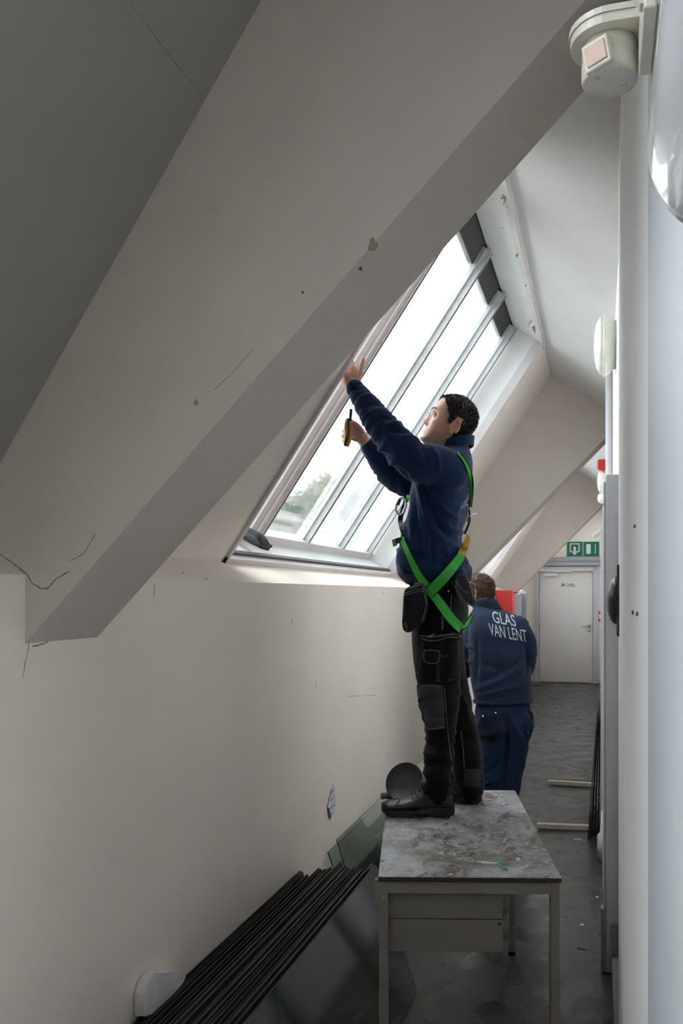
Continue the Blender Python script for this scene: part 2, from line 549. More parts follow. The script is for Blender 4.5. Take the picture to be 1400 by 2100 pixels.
# ------------------------------------------------------------------ skylights
def slab(bm, ya, yb, v0, v1, t0, t1, mi=0):
    a, b, c, d = roof(v0, t0), roof(v1, t0), roof(v1, t1), roof(v0, t1)
    add_hull8(bm, [(a[0], ya, a[1]), (b[0], ya, b[1]), (b[0], yb, b[1]), (a[0], yb, a[1]),
                   (d[0], ya, d[1]), (c[0], ya, c[1]), (c[0], yb, c[1]), (d[0], yb, d[1])], mi)
LEN = math.hypot(RX - BX, RZ - BZ)
def skylight(num, ya, yb, detail):
    root = struct(thing('window_%d' % num, (BX, (ya + yb) / 2, BZ)))
    w = .055
    def bar(name, y, wid, t0, t1, mat, v0=.015, v1=.985):
        bm = bmesh.new(); slab(bm, y - wid / 2, y + wid / 2, v0, v1, t0, t1)
        return obj(name, bm, mat, root)
    # casing boards round the opening, on the room side
    bm = bmesh.new(); slab(bm, ya - .0, ya + .022, -.012, 1.0, -.014, .05); obj('casing_board', bm, M['trim'], root)
    bm = bmesh.new(); slab(bm, yb - .022, yb, -.012, 1.0, -.014, .05); obj('casing_board', bm, M['trim'], root)
    bm = bmesh.new(); slab(bm, ya, yb, -.012, .014, -.016, .035); obj('casing_board', bm, M['trim'], root)
    bm = bmesh.new(); slab(bm, ya, yb, .014, .02, .02, .045); obj('casing_groove', bm, M['bar_dark'], root)
    # white linings
    bm = bmesh.new(); slab(bm, ya, yb, -.004, .008, .03, DEP); obj('window_sill', bm, M['white'], root)
    bm = bmesh.new(); slab(bm, yb - .012, yb, .0, 1.0, .03, DEP); obj('side_lining', bm, M['white'], root)
    bm = bmesh.new(); slab(bm, ya, ya + .012, .0, 1.0, .03, DEP); obj('side_lining', bm, M['white'], root)
    bm = bmesh.new(); slab(bm, ya, yb, .992, 1.0, .0, DEP); obj('top_lining', bm, M['white'], root)
    # ridge batten with its peeling edge
    bm = bmesh.new(); slab(bm, ya - .3, yb + .05, .985, 1.012, -.022, .012); obj('ridge_batten', bm, M['trim'], root)
    # frame rails
    bm = bmesh.new(); slab(bm, ya, yb, .006, .032, DEP - .05, DEP + .02); obj('bottom_rail', bm, M['trim'], root)
    bm = bmesh.new(); slab(bm, ya, yb, .93, 1.0, DEP + .012, DEP + .05); obj('flashing', bm, M['flash'], root)
    bm = bmesh.new(); slab(bm, ya - .3, yb + .3, 1.0, 1.12, DEP - .01, DEP + .06); obj('flashing', bm, M['flash'], root)
    n = 4
    pitch = (yb - ya - .14) / n
    for k in range(n + 1):
        y = ya + .07 + pitch * k
        g = bar('glazing_bar', y, .034, DEP - .045, DEP + .015, M['bar'])
        for s in (-1, 1):
            bm = bmesh.new(); slab(bm, y + s * .024 - .008, y + s * .024 + .008, .015, .985, DEP - .012, DEP + .012)
            obj('bar_flange', bm, M['bar'], g)
        bm = bmesh.new(); slab(bm, y - .0045, y + .0045, .015, .985, DEP - .0475, DEP - .044)
        obj('gasket', bm, M['bar_dark'], g)
        if k < n:
            bm = bmesh.new(); slab(bm, y + .03, y + pitch - .03, .03, .985, DEP + .014, DEP + .02)
            obj('pane', bm, M['pane'] if k < 2 else M['pane_fog'], root)
    if detail:
        # battens screwed beside the second bar where the glaziers work
        y = ya + .07 + pitch
        for off, wid, mt in ((-.062, .026, 'wood_strip'), (-.098, .022, 'white'), (-.140, .040, 'wood_strip'), (-.19, .05, 'trim')):
            bar('cover_strip', y + off, wid, DEP - .04 + off * .1, DEP + .012, M[mt])
        bar('strip_gap', y - .081, .006, DEP - .03, DEP + .01, M['bar_dark'])
        bar('strip_gap', y - .114, .006, DEP - .03, DEP + .01, M['bar_dark'])
        # torn plaster flakes along the ridge batten
        rnd = random.Random(5)
        for v_px, v_py, s in ((1037, 395, .035), (1046, 415, .02), (1063, 520, .015), (1080, 585, .012), (1090, 655, .05), (1096, 668, .035), (1041, 400, .03)):
            c = on_plane(v_px, v_py, (RX, 0, RZ), Vector((.829, 0, -.56)))
            bm = bmesh.new()
            pts = [Vector((rnd.uniform(-.4, .4) * s, (k - 2) * s * .55, rnd.uniform(-1.0, .5) * s)) for k in range(5)]
            vs = [bm.verts.new(c + p + Vector((-.012, 0, -.006))) for p in pts]
            ws = [bm.verts.new(c + p * .3 + Vector((-.004, 0, .004))) for p in pts]
            for k in range(4): bm.faces.new((vs[k], vs[k + 1], ws[k + 1], ws[k]))
            ex = bmesh.ops.extrude_face_region(bm, geom=bm.faces[:])
            for v in [g for g in ex['geom'] if isinstance(g, bmesh.types.BMVert)]: v.co += Vector((.003, 0, -.002))
            obj('plaster_flake', bm, M['chip'], root)
    return root
skylight(1, *WIN[1], True)
skylight(2, *WIN[2], False)
skylight(3, *WIN[0], False)
skylight(4, *WIN[3], False)  # hidden skylight added to light the bay at the end door

# ------------------------------------------------------------------ end door
d = struct(thing('door_1', (-.62, Y1, 0)))
dx0, dx1, dh = -1.10, -.13, 2.06
bm = box((dx0, Y1 - .03, .01), (dx1, Y1, dh), .003); obj('door_leaf', bm, M['door'], d)
bm = box((dx0 - .09, Y1 - .09, 0), (dx0 - .006, Y1, dh + .1), .006); obj('door_jamb', bm, M['casing'], d)
bm = box((dx1 + .006, Y1 - .09, 0), (dx1 + .09, Y1, dh + .1), .006); obj('door_jamb', bm, M['casing'], d)
bm = box((dx0 - .006, Y1 - .085, dh + .008), (dx1 + .006, Y1, dh + .1), .006); obj('door_head', bm, M['door'], d)
bm = box((dx0 - .15, Y1 - .17, dh + .11), (dx1 + .14, Y1, dh + .27), .006); add_box(bm, (dx0 - .15, Y1 - .19, dh + .2), (dx1 + .14, Y1 - .17, dh + .22)); obj('lintel', bm, M['lintel'], d)
for z in (.25, 1.02, 1.75):
    bm = bmesh.new(); add_tube(bm, [(dx0 - .002, Y1 - .042, z), (dx0 - .002, Y1 - .042, z + .1)], .011, 10); obj('hinge', bm, M['steel'], d)
cl = box((dx0 + .09, Y1 - .075, dh - .08), (dx0 + .34, Y1 - .03, dh - .02), .004); cl = obj('door_closer', cl, M['sign_white'], d)
bm = box((dx0 + .13, Y1 - .10, dh + .0), (dx0 + .60, Y1 - .085, dh + .022), .002); obj('closer_arm', bm, M['sign_white'], cl)
hd = bmesh.new(); add_lathe(hd, [(.026, 0), (.026, .012), (.012, .016), (.012, .05), (.0, .052)], (dx1 - .065, Y1 - .03, 1.06), (0, -1, 0), 20)
add_tube(hd, [(dx1 - .065, Y1 - .075, 1.06), (dx1 - .12, Y1 - .08, 1.058), (dx1 - .195, Y1 - .075, 1.055)], .009, 8)
obj('door_handle', hd, M['steel'], d)
hd = bmesh.new(); add_lathe(hd, [(.024, 0), (.024, .01), (.008, .014), (0, .015)], (dx1 - .068, Y1 - .03, .975), (0, -1, 0), 20); obj('lock_escutcheon', hd, M['steel'], d)

def text_mesh(body, size, extr=.0008, bold=0.0, align='CENTER'):
    cu = bpy.data.curves.new('lettering', 'FONT')
    cu.body = body; cu.size = size; cu.extrude = extr; cu.offset = bold
    cu.align_x = align; cu.align_y = 'CENTER'; cu.resolution_u = 4
    o = bpy.data.objects.new('lettering_src', cu); COL.objects.link(o)
    dg = bpy.context.evaluated_depsgraph_get()
    me = bpy.data.meshes.new_from_object(o.evaluated_get(dg))
    bpy.data.objects.remove(o); bpy.data.curves.remove(cu)
    return me
def flat_text(body, size, center, parent, mat, name='lettering', bold=0):
    me = text_mesh(body, size, .001, bold)
    me.transform(Matrix.Translation(Vector(center) - world_loc(parent)) @ Matrix.Rotation(math.pi / 2, 4, 'X'))
    return mesh_obj(name, me, mat, parent)

# notice on the door
px = on_plane(1165, 1199, (0, Y1 - .03, 0), nF)
nt_ = thing('door_notice', px, 'small white notice with a red prohibition circle stuck on the far beige door', 'sign')
obj('notice_plate', box(px + Vector((-.145, -.004, -.048)), px + Vector((.145, 0, .048)), .002), M['sign_white'], nt_)
bm = bmesh.new(); add_tube(bm, [px + Vector((-.098 + .032 * math.cos(t), -.006, .032 * math.sin(t))) for t in [k * math.pi / 12 for k in range(24)]], .0045, 6, closed=True); obj('prohibition_ring', bm, M['red'], nt_)
bm = bmesh.new(); add_lathe(bm, [(.015, 0), (.015, .003), (0, .003)], px + Vector((-.095, -.003, -.002)), (0, -1, 0), 14); obj('pictogram', bm, M['black'], nt_)
flat_text('Toegang', .042, px + Vector((.04, -.006, .016)), nt_, M['black'])
flat_text('verboden', .042, px + Vector((.04, -.006, -.022)), nt_, M['black'])

# emergency exit signs above the end door
def sign_box(px, label):
    s = thing('exit_sign', px, label, 'sign')
    obj('sign_plate', box(px + Vector((-.14, -.02, -.135)), px + Vector((.14, 0, .135)), .003), M['green_sign'], s)
    return s
p = on_plane(1178, 1126, (0, Y1, 0), nF)
s = sign_box(p, 'green exit sign with arrow leaving a square, left one above the door')
def strip(bm, c, u0, w0, u1, w1, y=-.0235, t=.0045):
    add_box(bm, (c.x + u0, c.y + y, c.z + w0), (c.x + u1, c.y + y + t, c.z + w1))
bm = bmesh.new()
strip(bm, p, -.09, .085, .09, .105); strip(bm, p, -.09, -.055, -.07, .085); strip(bm, p, .07, -.055, .09, .085)
strip(bm, p, -.07, -.055, -.03, -.035); strip(bm, p, .03, -.055, .07, -.035)
obj('square_outline', bm, M['sign_white'], s)
def arrow(c, w, sh, z0, z1, z2):
    bm = bmesh.new()
    pts = [(-w, z1), (-sh, z1), (-sh, z0), (sh, z0), (sh, z1), (w, z1), (0, z2)]
    f = [bm.verts.new((c.x + u, c.y - .0245, c.z + v)) for u, v in pts]; g = [bm.verts.new((c.x + u, c.y - .0195, c.z + v)) for u, v in pts]
    bm.faces.new(f); 
    for k in range(len(pts)): bm.faces.new((f[k], f[(k + 1) % 7], g[(k + 1) % 7], g[k]))
    return bm
obj('arrow', arrow(p, .052, .021, .045, -.06, -.115), M['sign_white'], s)
p = on_plane(1212, 1126, (0, Y1, 0), nF)
s = sign_box(p, 'green exit sign with white door and thin arrow, right one above the door')
bm = bmesh.new(); strip(bm, p, -.09, -.09, -.01, .09); obj('door_symbol', bm, M['sign_white'], s)
obj('arrow', arrow(p + Vector((.072, 0, 0)), .014, .006, .095, -.06, -.09), M['sign_white'], s)

# ------------------------------------------------------------------ door casings along the right wall
def wall_door(num, ya, yb, prot, mat, h=2.17, leaf=True):
    r = struct(thing('door_%d' % num, (XR, (ya + yb) / 2, 0)))
    x0 = XR - prot
    for y, s in ((ya, 1), (yb, -1)):
        bm = box((x0 + .012, min(y, y + s * .075), 0), (XR + .01, max(y, y + s * .075), h), .003)
        j = obj('door_jamb', bm, mat, r)
        bm = box((x0, min(y + s * .012, y + s * .05), 0), (x0 + .014, max(y + s * .012, y + s * .05), h - .03), .003)
        obj('jamb_bead', bm, mat, j)
    obj('door_head', box((x0 + .008, ya + .0752, h - .075), (XR + .01, yb - .0752, h), .003), mat, r)
    if leaf:
        obj('door_leaf', box((XR - .012, ya + .075, .01), (XR + .005, yb - .075, h - .075), .002), M['door'], r)
    return r
dA = wall_door(2, 3.76, 4.86, .066, M['casing'])
# broken shoes of the near jamb
bm = box((.004, 3.755, 0), (.016, 3.80, .28)); add_box(bm, (.05, 3.748, 0), (.075, 3.762, .22)); obj('rusty_jamb_shoe', bm, M['table_frame'], dA)
wall_door(3, 5.45, 6.5, .076, M['casing'], 2.1)
wall_door(4, 9.2, 10.3, .07, M['casing'])
wall_door(5, 13.0, 14.1, .07, M['casing'])
# downpipe with a plinth between the first two doors
pp = thing('downpipe', (.032, 5.38, 0), 'pale grey round downpipe with a thicker foot between the right-hand door frames', 'pipe')
bm = bmesh.new(); add_tube(bm, [(.055, 5.36, .14), (.055, 5.36, 3.16)], .022, 20); obj('pipe', bm, M['casing'], pp)
bm = bmesh.new(); add_lathe(bm, [(.047, 0), (.047, .15), (.030, .17), (.0225, .30)], (.030, 5.36, .0), (0, 0, 1), 20); obj('pipe_foot', bm, M['casing'], pp)
bm = bmesh.new(); add_lathe(bm, [(.023, 0), (.027, .02), (.027, .05), (.023, .07)], (.055, 5.36, 2.3), (0, 0, 1), 20); obj('pipe_collar', bm, M['casing'], pp)

# left-hand door recess at the far end
r = struct(thing('door_6', (XL, 13.9, 0)))
for y0_, y1_, px_ in ((13.05, 13.25, .07), (14.75, 14.95, .11), (15.35, 15.5, .06)):
    obj('door_jamb', box((XL - .01, y0_, 0), (XL + px_, y1_, 1.66), .004), M['casing'], r)
obj('door_leaf', box((XL - .01, 13.25, .01), (XL + .025, 14.75, 1.64), .002), M['casing'], r)
# skirting
bl = struct(obj('baseboard_left', box((XL, Y0, 0), (XL + .014, 13.0, .09), .003), M['dark_base']))
bm = box((XR - .03, .86, 0), (XR + .002, 3.75, .085), .003)
struct(obj('baseboard_right', bm, M['dark_base']))
struct(obj('baseboard_right', box((XR - .02, 6.52, 0), (XR + .002, 9.18, .085), .003), M['dark_base']))

# ------------------------------------------------------------------ fittings
def bulkhead(y, z, R, label):
    c = Vector((XR, y, z))
    t = thing('wall_lamp', c, label, 'lamp', 'round wall lamps along the right wall')
    bm = bmesh.new(); add_lathe(bm, [(R * .78, 0), (R * .80, .012), (R, .052), (R * 1.01, .058), (R * .985, .064)], c, (-1, 0, 0), 40); obj('lamp_base', bm, M['ivory'], t)
    bm = bmesh.new(); add_lathe(bm, [(R * .97, .062), (R * .90, .082), (R * .72, .098), (R * .4, .108), (0, .111)], c, (-1, 0, 0), 40); obj('lamp_glass', bm, M['ivory'], t)
    return t
bulkhead(4.45, 2.93, .155, 'round ivory wall lamp, the nearest one, high on the white wall')
bulkhead(9.85, 2.93, .135, 'round ivory wall lamp further off, just under the red alarm beacon')
bulkhead(10.9, 2.86, .07, 'smallest round ivory lamp on the right wall, below and behind the others')
t = thing('alarm_beacon', (XR, 9.8, 3.1), 'square red alarm beacon on the white wall above the far lamp', 'alarm')
obj('beacon_housing', box((XR - .105, 9.74, 3.06), (XR, 9.86, 3.17), .01), M['red'], t)
bm = box((XR - .112, 9.76, 3.075), (XR - .103, 9.84, 3.155), .004); obj('beacon_front', bm, M['red'], t)
t = thing('fire_call_point', (.01, 9.19, 1.41), 'tiny bright red call point on the grey door frame far along the right wall', 'alarm')
obj('call_point_box', box((-.018, 9.165, 1.355), (.02, 9.1985, 1.465), .004), M['red'], t)
obj('press_panel', box((-.010, 9.160, 1.385), (.012, 9.166, 1.435), .001), M['sign_white'], t)
# emergency floodlight
c = Vector((XR - .10, 12.0, 2.5))
t = thing('floodlight', Vector((XR, 12.0, 2.55)), 'small white tilted floodlight on the right wall near the exit signs', 'lamp')
obj('wall_plate', box((XR - .03, 11.95, 2.5), (XR, 12.05, 2.68), .005), M['cream'], t)
bm = bmesh.new(); add_tube(bm, [(XR - .03, 12, 2.56), (XR - .08, 12, 2.53)], .009, 8); obj('bracket', bm, M['black'], t)
bm = box((-.085, -.07, -.02), (.085, .07, .02), .006)
bm.transform(Matrix.Translation(c + Vector((-.03, 0, .0))) @ Matrix.Rotation(math.radians(-38), 4, 'Y')); lh = obj('lamp_head', bm, M['ivory'], t)
bm = box((-.06, -.055, -.05), (.055, .055, -.018), .008)
bm.transform(Matrix.Translation(c + Vector((-.03, 0, .0))) @ Matrix.Rotation(math.radians(-38), 4, 'Y')); obj('lamp_glass', bm, M['cream'], lh)

# black fitting on the near wall
c = Vector((XR - .012, 3.02, 1.65))
yz = lambda py: EYE - (py - CY) / FPX * 2.94
t = thing('wall_bell', c, 'black half-round fitting on a slim black plate on the near white wall', 'bell')
obj('back_plate', box((XR - .024, 2.93, yz(1302)), (XR - .004, 3.10, yz(1160)), .003), M['black'], t)
bm = bmesh.new(); add_lathe(bm, [(.084, 0), (.083, .008), (.072, .020), (.048, .030), (.022, .035), (0, .036)], (XR - .022, 3.015, yz(1231)), (-1, 0, 0), 40); obj('domed_cover', bm, M['black'], t)

# motion detector with bracket, close to the lens
wallx = XR
ctr = W(1250, 130, 1.15); zt = W(1250, 98, 1.15).z; q_ = .81
t = thing('motion_detector', Vector((ctr.x, ctr.y, zt)), 'cream round motion detector under a white bracket high on the near wall', 'sensor')
obj('mounting_box', box((XR - .014, .97, zt - .058), (XR + .01, 1.19, zt + .070), .003), M['yellowed'], t)
obj('wall_plate', box((XR - .030, 1.03, zt - .060), (XR - .014, 1.165, zt + .055), .003), M['cream'], t)
R_ = .053; shx = XR - .014
bm = bmesh.new()
for z0_, z1_, rr in ((zt + .0145, zt + .0225, R_ * 1.04), (zt + .002, zt + .0140, R_)):
    pts = [(shx, -rr), (shx, rr)] + [(ctr.x + rr * math.cos(a_), rr * math.sin(a_)) for a_ in [math.pi / 2 + math.pi * k / 16 for k in range(17)]]
    lo = [bm.verts.new((x_, ctr.y + y_, z0_)) for x_, y_ in pts]; hi = [bm.verts.new((x_, ctr.y + y_, z1_)) for x_, y_ in pts]
    bm.faces.new(lo); bm.faces.new(hi)
    for k in range(len(pts)): bm.faces.new((lo[k], lo[(k + 1) % len(pts)], hi[(k + 1) % len(pts)], hi[k]))
obj('bracket_shelf', bm, M['cream'], t)
bm = bmesh.new(); yg = 1.035
add_hull8(bm, [(XR - .03, yg, zt - .05), (XR - .03, yg + .016, zt - .05), (XR - .034, yg + .016, zt - .05), (XR - .034, yg, zt - .05),
    (XR - .03, yg, zt + .004), (XR - .03, yg + .016, zt + .004), (XR - .062, yg + .016, zt + .004), (XR - .062, yg, zt + .004)]); obj('gusset', bm, M['cream'], t)
bm = bmesh.new(); add_lathe(bm, [(.0345, .003), (.0372, 0), (.0372, -.020), (.0366, -.021), (.0366, -.0225), (.038, -.0235), (.038, -.044), (.036, -.049), (0, -.050)], (ctr.x, ctr.y, zt), (0, 0, 1), 40)
obj('detector_body', bm, M['cream'], t)
dirn = Vector((-.42, -.90, -.08)).normalized(); sx = dirn.cross(Vector((0, 0, 1))).normalized(); sz = sx.cross(dirn)
def orient(bm, c):
    bm.transform(Matrix.Translation(c) @ Matrix((sx, sz, -dirn)).transposed().to_4x4() @ Matrix.Rotation(math.radians(-9), 4, 'Z'))
lc = Vector((ctr.x, ctr.y, zt - .026))
bm = box((-.019, -.019, -.008), (.019, .019, .012), .0025); orient(bm, lc + dirn * .036); obj('lens_frame', bm, M['cream'], t)
bm = box((-.0145, -.0135, -.0015), (.0145, .0135, .003), .0012); orient(bm, lc + dirn * .0443); obj('lens', bm, M['lens'], t)
for dx, dy in ((.020, .010), (-.017, -.018)):
    bm = bmesh.new(); add_lathe(bm, [(.0034, 0), (.0034, -.0012), (0, -.0012)], (ctr.x + dx, ctr.y + dy, zt - .0496), (0, 0, 1), 12); obj('screw', bm, M['yellowed'], t)
bm = bmesh.new(); add_lathe(bm, [(.003, 0), (.003, -.001), (0, -.001)], (XR - .052, ctr.y - .02, zt + .002), (0, 0, 1), 12); obj('screw', bm, M['crack'], t)

# glossy grey round duct running beside the lens
m_, nt_m, b_ = new_mat('glossy_grey_duct'); b_.inputs['Base Color'].default_value = (.50, .52, .56, 1); b_.inputs['Roughness'].default_value = .16; b_.inputs['Coat Weight'].default_value = .6
M['duct'] = m_
t = thing('round_duct', (.12, -.2, 2.03), 'glossy grey round duct end hanging beside the lens at the upper right', 'duct')
bm = bmesh.new(); add_lathe(bm, [(.0, -1.0), (.085, -1.0), (.085, .76), (.082, .78), (.076, .785), (.0, .775)], (.124, 0, 2.040), (0, 1, 0), 48); obj('duct_tube', bm, M['duct'], t)
bm = bmesh.new(); add_lathe(bm, [(.0865, .50), (.0865, .515)], (.124, 0, 2.040), (0, 1, 0), 48); obj('duct_seam', bm, M['duct'], t)
bm = bmesh.new(); add_box(bm, (.10, .25, 2.10), (.14, .27, 3.35)); obj('hanger_strap', bm, M['casing'], t)

# red cabinet on the left wall
t = thing('hose_cabinet', (XL + .12, 11.1, 1.2), 'bright red cabinet on the left wall behind the bending worker', 'cabinet')
obj('cabinet_body', box((XL, 10.9, 1.0), (XL + .25, 11.3, 1.70), .006), M['red'], t)
obj('cabinet_trim', box((XL, 10.885, .985), (XL + .03, 10.9, 1.71), .002), M['white'], t)
bm = bmesh.new(); add_tube(bm, [(XL + .25, 11.0, 1.665), (XL + .31, 11.0, 1.665)], .007, 8); obj('door_latch', bm, M['black'], t)
# ------------------------------------------------------------------ crumpled plastic on the further sill
rnd = random.Random(11)
bm = bmesh.new()
nu, nv = 40, 16
g = []
for i in range(nu + 1):
    row = []
    for j in range(nv + 1):
        yv = 8.55 + 1.9 * i / nu; s_ = -.02 + .30 * j / nv
        x = XL - .01 - s_ * .75; z = 1.712 + s_ * .40
        h = noise.noise(Vector((yv * 5, s_ * 14, 3))) * .06 + abs(noise.noise(Vector((yv * 13, s_ * 26, 1)))) * .05
        row.append(bm.verts.new((x + h * .2, yv, z + .02 + max(h, -.01))))
    g.append(row)
for i in range(nu):
    for j in range(nv): bm.faces.new((g[i][j], g[i + 1][j], g[i + 1][j + 1], g[i][j + 1]))
M['plastic'] = plain('thin_white_plastic', (.78, .79, .80), .3)
o = obj('plastic_sheet', bm, M['plastic'], None, True)
tag(o, 'crumpled white plastic sheet on the ledge under the further skylight', 'sheet')
for k in range(3):
    pass
# ------------------------------------------------------------------ the steel desk the glazier stands on
TZ = .745
def tp(px, py, z=TZ):
    zc = (EYE - z) * FPX / (py - CY)
    v = W(px, py, zc); v.z = z
    return v
A, B = tp(775, 1798), tp(1152, 1801)          # near edge
C_, D_ = tp(1048, 1620), tp(780, 1620)        # far edge
ex = (B - A).normalized(); ey = Vector((-ex.y, ex.x, 0))
LX = (B - A).length; LY = ((D_ - A).dot(ey) + (C_ - B).dot(ey)) / 2
def T(u, v, z): return A + ex * u + ey * v + Vector((0, 0, z - TZ))
def tbox(u0, v0, z0, u1, v1, z1, bev=0, mi=0):
    b = bmesh.new(); add_box(b, (u0, v0, z0), (u1, v1, z1), bev)
    mat = Matrix((ex, ey, Vector((0, 0, 1)))).transposed().to_4x4()
    b.transform(Matrix.Translation(Vector((A.x, A.y, 0))) @ mat)
    return b
desk = thing('work_table', T(LX / 2, LY / 2, 0), 'paint-stained grey steel table with two drawers that the harnessed worker stands on', 'table')
b = tbox(0, 0, TZ - .016, LX, LY, TZ, .002)
bm = bmesh.new(); merge(bm, b)
for f in bm.faces:
    if abs(f.normal.z) < .5 : f.material_index = 1
bm.normal_update()
for f in bm.faces: f.material_index = 0 if f.normal.z > .5 or f.calc_area() < 0 else 1
obj('tabletop', bm, [M['tabletop'], M['pink_edge']], desk)
lw = .030
for u, v in ((.002, .012), (LX - lw - .004, .012), (.002, LY - lw - .012), (LX - lw - .004, LY - lw - .012)):
    leg = obj('leg', tbox(u, v, 0.004, u + lw, v + lw, TZ - .017, .003), M['table_frame'], desk)
    obj('foot_cap', tbox(u - .001, v - .001, 0, u + lw + .001, v + lw + .001, .02, .002), M['black'], leg)
obj('rail', tbox(lw, .014, TZ - .058, LX - lw, .034, TZ - .017, .002), M['table_frame'], desk)
obj('rail', tbox(lw, LY - .034, TZ - .058, LX - lw, LY - .014, TZ - .017, .002), M['table_frame'], desk)
obj('rail', tbox(.006, lw, TZ - .05, .026, LY - lw, TZ - .017, .002), M['table_frame'], desk)
obj('rail', tbox(LX - .028, lw, TZ - .05, LX - .008, LY - lw, TZ - .017, .002), M['table_frame'], desk)
b = tbox(.035, .062, TZ - .255, .40, .50, TZ - .045, .003); obj('drawer_case', b, M['drawer'], desk)
for k, (z0_, z1_) in enumerate(((TZ - .150, TZ - .045), (TZ - .258, TZ - .153))):
    dr = obj('drawer', tbox(.031, .046, z0_, .403, .062, z1_, .0015), M['drawer'], desk)
    bm = bmesh.new(); add_lathe(bm, [(.0055, 0), (.0055, .002), (.002, .0025), (0, .001)], T(.392, .046, z1_ - .012), -ey, 14); obj('drawer_lock', bm, M['bar_dark'], dr)
obj('side_bracket', tbox(-.012, .02, TZ - .10, .003, .05, TZ + .0 - .018, .001), M['table_frame'], desk)
# dried paint on the top, thin raised spills
def spill(pts, w, mat, name='paint_spill', seed=0, blob=None):
    rnd = random.Random(seed); bm = bmesh.new()
    P = [tp(x, y, TZ) for x, y in pts]
    if blob:
        c = P[0]; ring = []
        for k in range(16):
            a_ = k * math.pi / 8
            r_ = rnd.uniform(.5, 1.1)
            ring.append(bm.verts.new(c + ex * blob[0] * math.cos(a_) * r_ + ey * blob[1] * math.sin(a_) * r_ + Vector((0, 0, .0008))))
        bm.faces.new(ring)
        ex_ = bmesh.ops.extrude_face_region(bm, geom=bm.faces[:])
        for v in [q for q in ex_['geom'] if isinstance(q, bmesh.types.BMVert)]: v.co.z += .0008
    else:
        add_tube(bm, [p + Vector((0, 0, .0005)) for p in P], [w * rnd.uniform(.5, 1.2) for _ in P], 6)
        for v in bm.verts: v.co.z = TZ + max(-.001, (v.co.z - TZ) * .25)
    return obj(name, bm, M[mat], desk)
spill([(1018, 1762), (1022, 1772), (1030, 1780), (1036, 1784)], .006, 'splash_g', seed=1)
spill([(1000, 1770)], 0, 'splash_w', seed=2, blob=(.03, .016))
spill([(985, 1768)], 0, 'splash_w', seed=12, blob=(.018, .010))
spill([(1062, 1762)], 0, 'splash_w', seed=3, blob=(.009, .02))
spill([(1098, 1738)], 0, 'splash_w', seed=4, blob=(.012, .007))
spill([(924, 1794)], 0, 'splash_w', seed=5, blob=(.009, .008))
spill([(1005, 1640)], 0, 'splash_w', seed=8, blob=(.016, .008))
spill([(1030, 1650)], 0, 'splash_w', seed=9, blob=(.02, .012))
spill([(925, 1775)], 0, 'ink', seed=10, blob=(.010, .006))
spill([(945, 1732)], 0, 'ink', seed=14, blob=(.014, .005))
bm = bmesh.new(); add_lathe(bm, [(.004, 0), (.004, .001), (0, .0012)], T(.017, .012, TZ - .072), -ey, 10); obj('yellow_dab', bm, M['yellow'], desk)

# ------------------------------------------------------------------ black disc with a wooden handle on the table
c = W(829, 1604, 3.66)
ax = (-FV * .78 - RV * .38 + UV * .46).normalized()
t = thing('suction_lifter', c - UV * .08, 'black round disc with a short brown wooden handle standing behind the near shoe', 'tool')
R2 = .088
low = c.z - R2 * math.sqrt(1 - ax.z ** 2)
c = c + UV * (TZ + .004 - low)
bm = bmesh.new(); add_lathe(bm, [(R2 * .96, -.008), (R2, -.004), (R2, .003), (R2 * .965, .006), (R2 * .95, .002), (R2 * .3, .003), (0, .0035)], c, ax, 48); obj('disc', bm, M['blackrub'], t)
h0 = W(790, 1630, 3.68); h0.z = TZ + .0165
bm = bmesh.new(); dr_ = (RV * .95 + FV * .25).normalized()
add_lathe(bm, [(.011, -.02), (.0145, -.018), (.0145, .05), (.011, .055), (.011, .09)], h0, dr_, 18); obj('handle', bm, M['rustpipe'], t)
bm = bmesh.new(); add_lathe(bm, [(.02, -.03), (.034, -.008)], c, ax, 20); obj('hub', bm, M['black'], t)

# ------------------------------------------------------------------ stack of old panes leaning on the knee wall
def sheet(y0_, y1_, xb, xt, zt_, th, mat, label, group=None, edge='edge', name='glass_sheet', yb0=None, yb1=None):
    """leaning sheet: foot at xb, top at xt and zt_; mats 0 face 1 edge"""
    o = thing if False else None
    bm = bmesh.new()
    dvec = Vector((xt - xb, 0, zt_)).normalized(); nrm_ = Vector((dvec.z, 0, -dvec.x)) * th
    q0 = y0_ if yb0 is None else yb0; q1 = y1_ if yb1 is None else yb1
    zb = .001 + max(0, -nrm_.z)
    a = [Vector((xb, q0, zb)), Vector((xb, q1, zb)), Vector((xt, y1_, zt_)), Vector((xt, y0_, zt_))]
    lo = [bm.verts.new(p) for p in a]; hi = [bm.verts.new(p + nrm_) for p in a]
    bm.faces.new(lo[::-1]); bm.faces.new(hi)
    for k in range(4):
        bm.faces.new((lo[k], lo[(k + 1) % 4], hi[(k + 1) % 4], hi[k])).material_index = 1
    o = obj(name, bm, [M[mat], M[edge]])
    tag(o, label, 'glass', group)
    return o
rnd = random.Random(7)
NS = 34
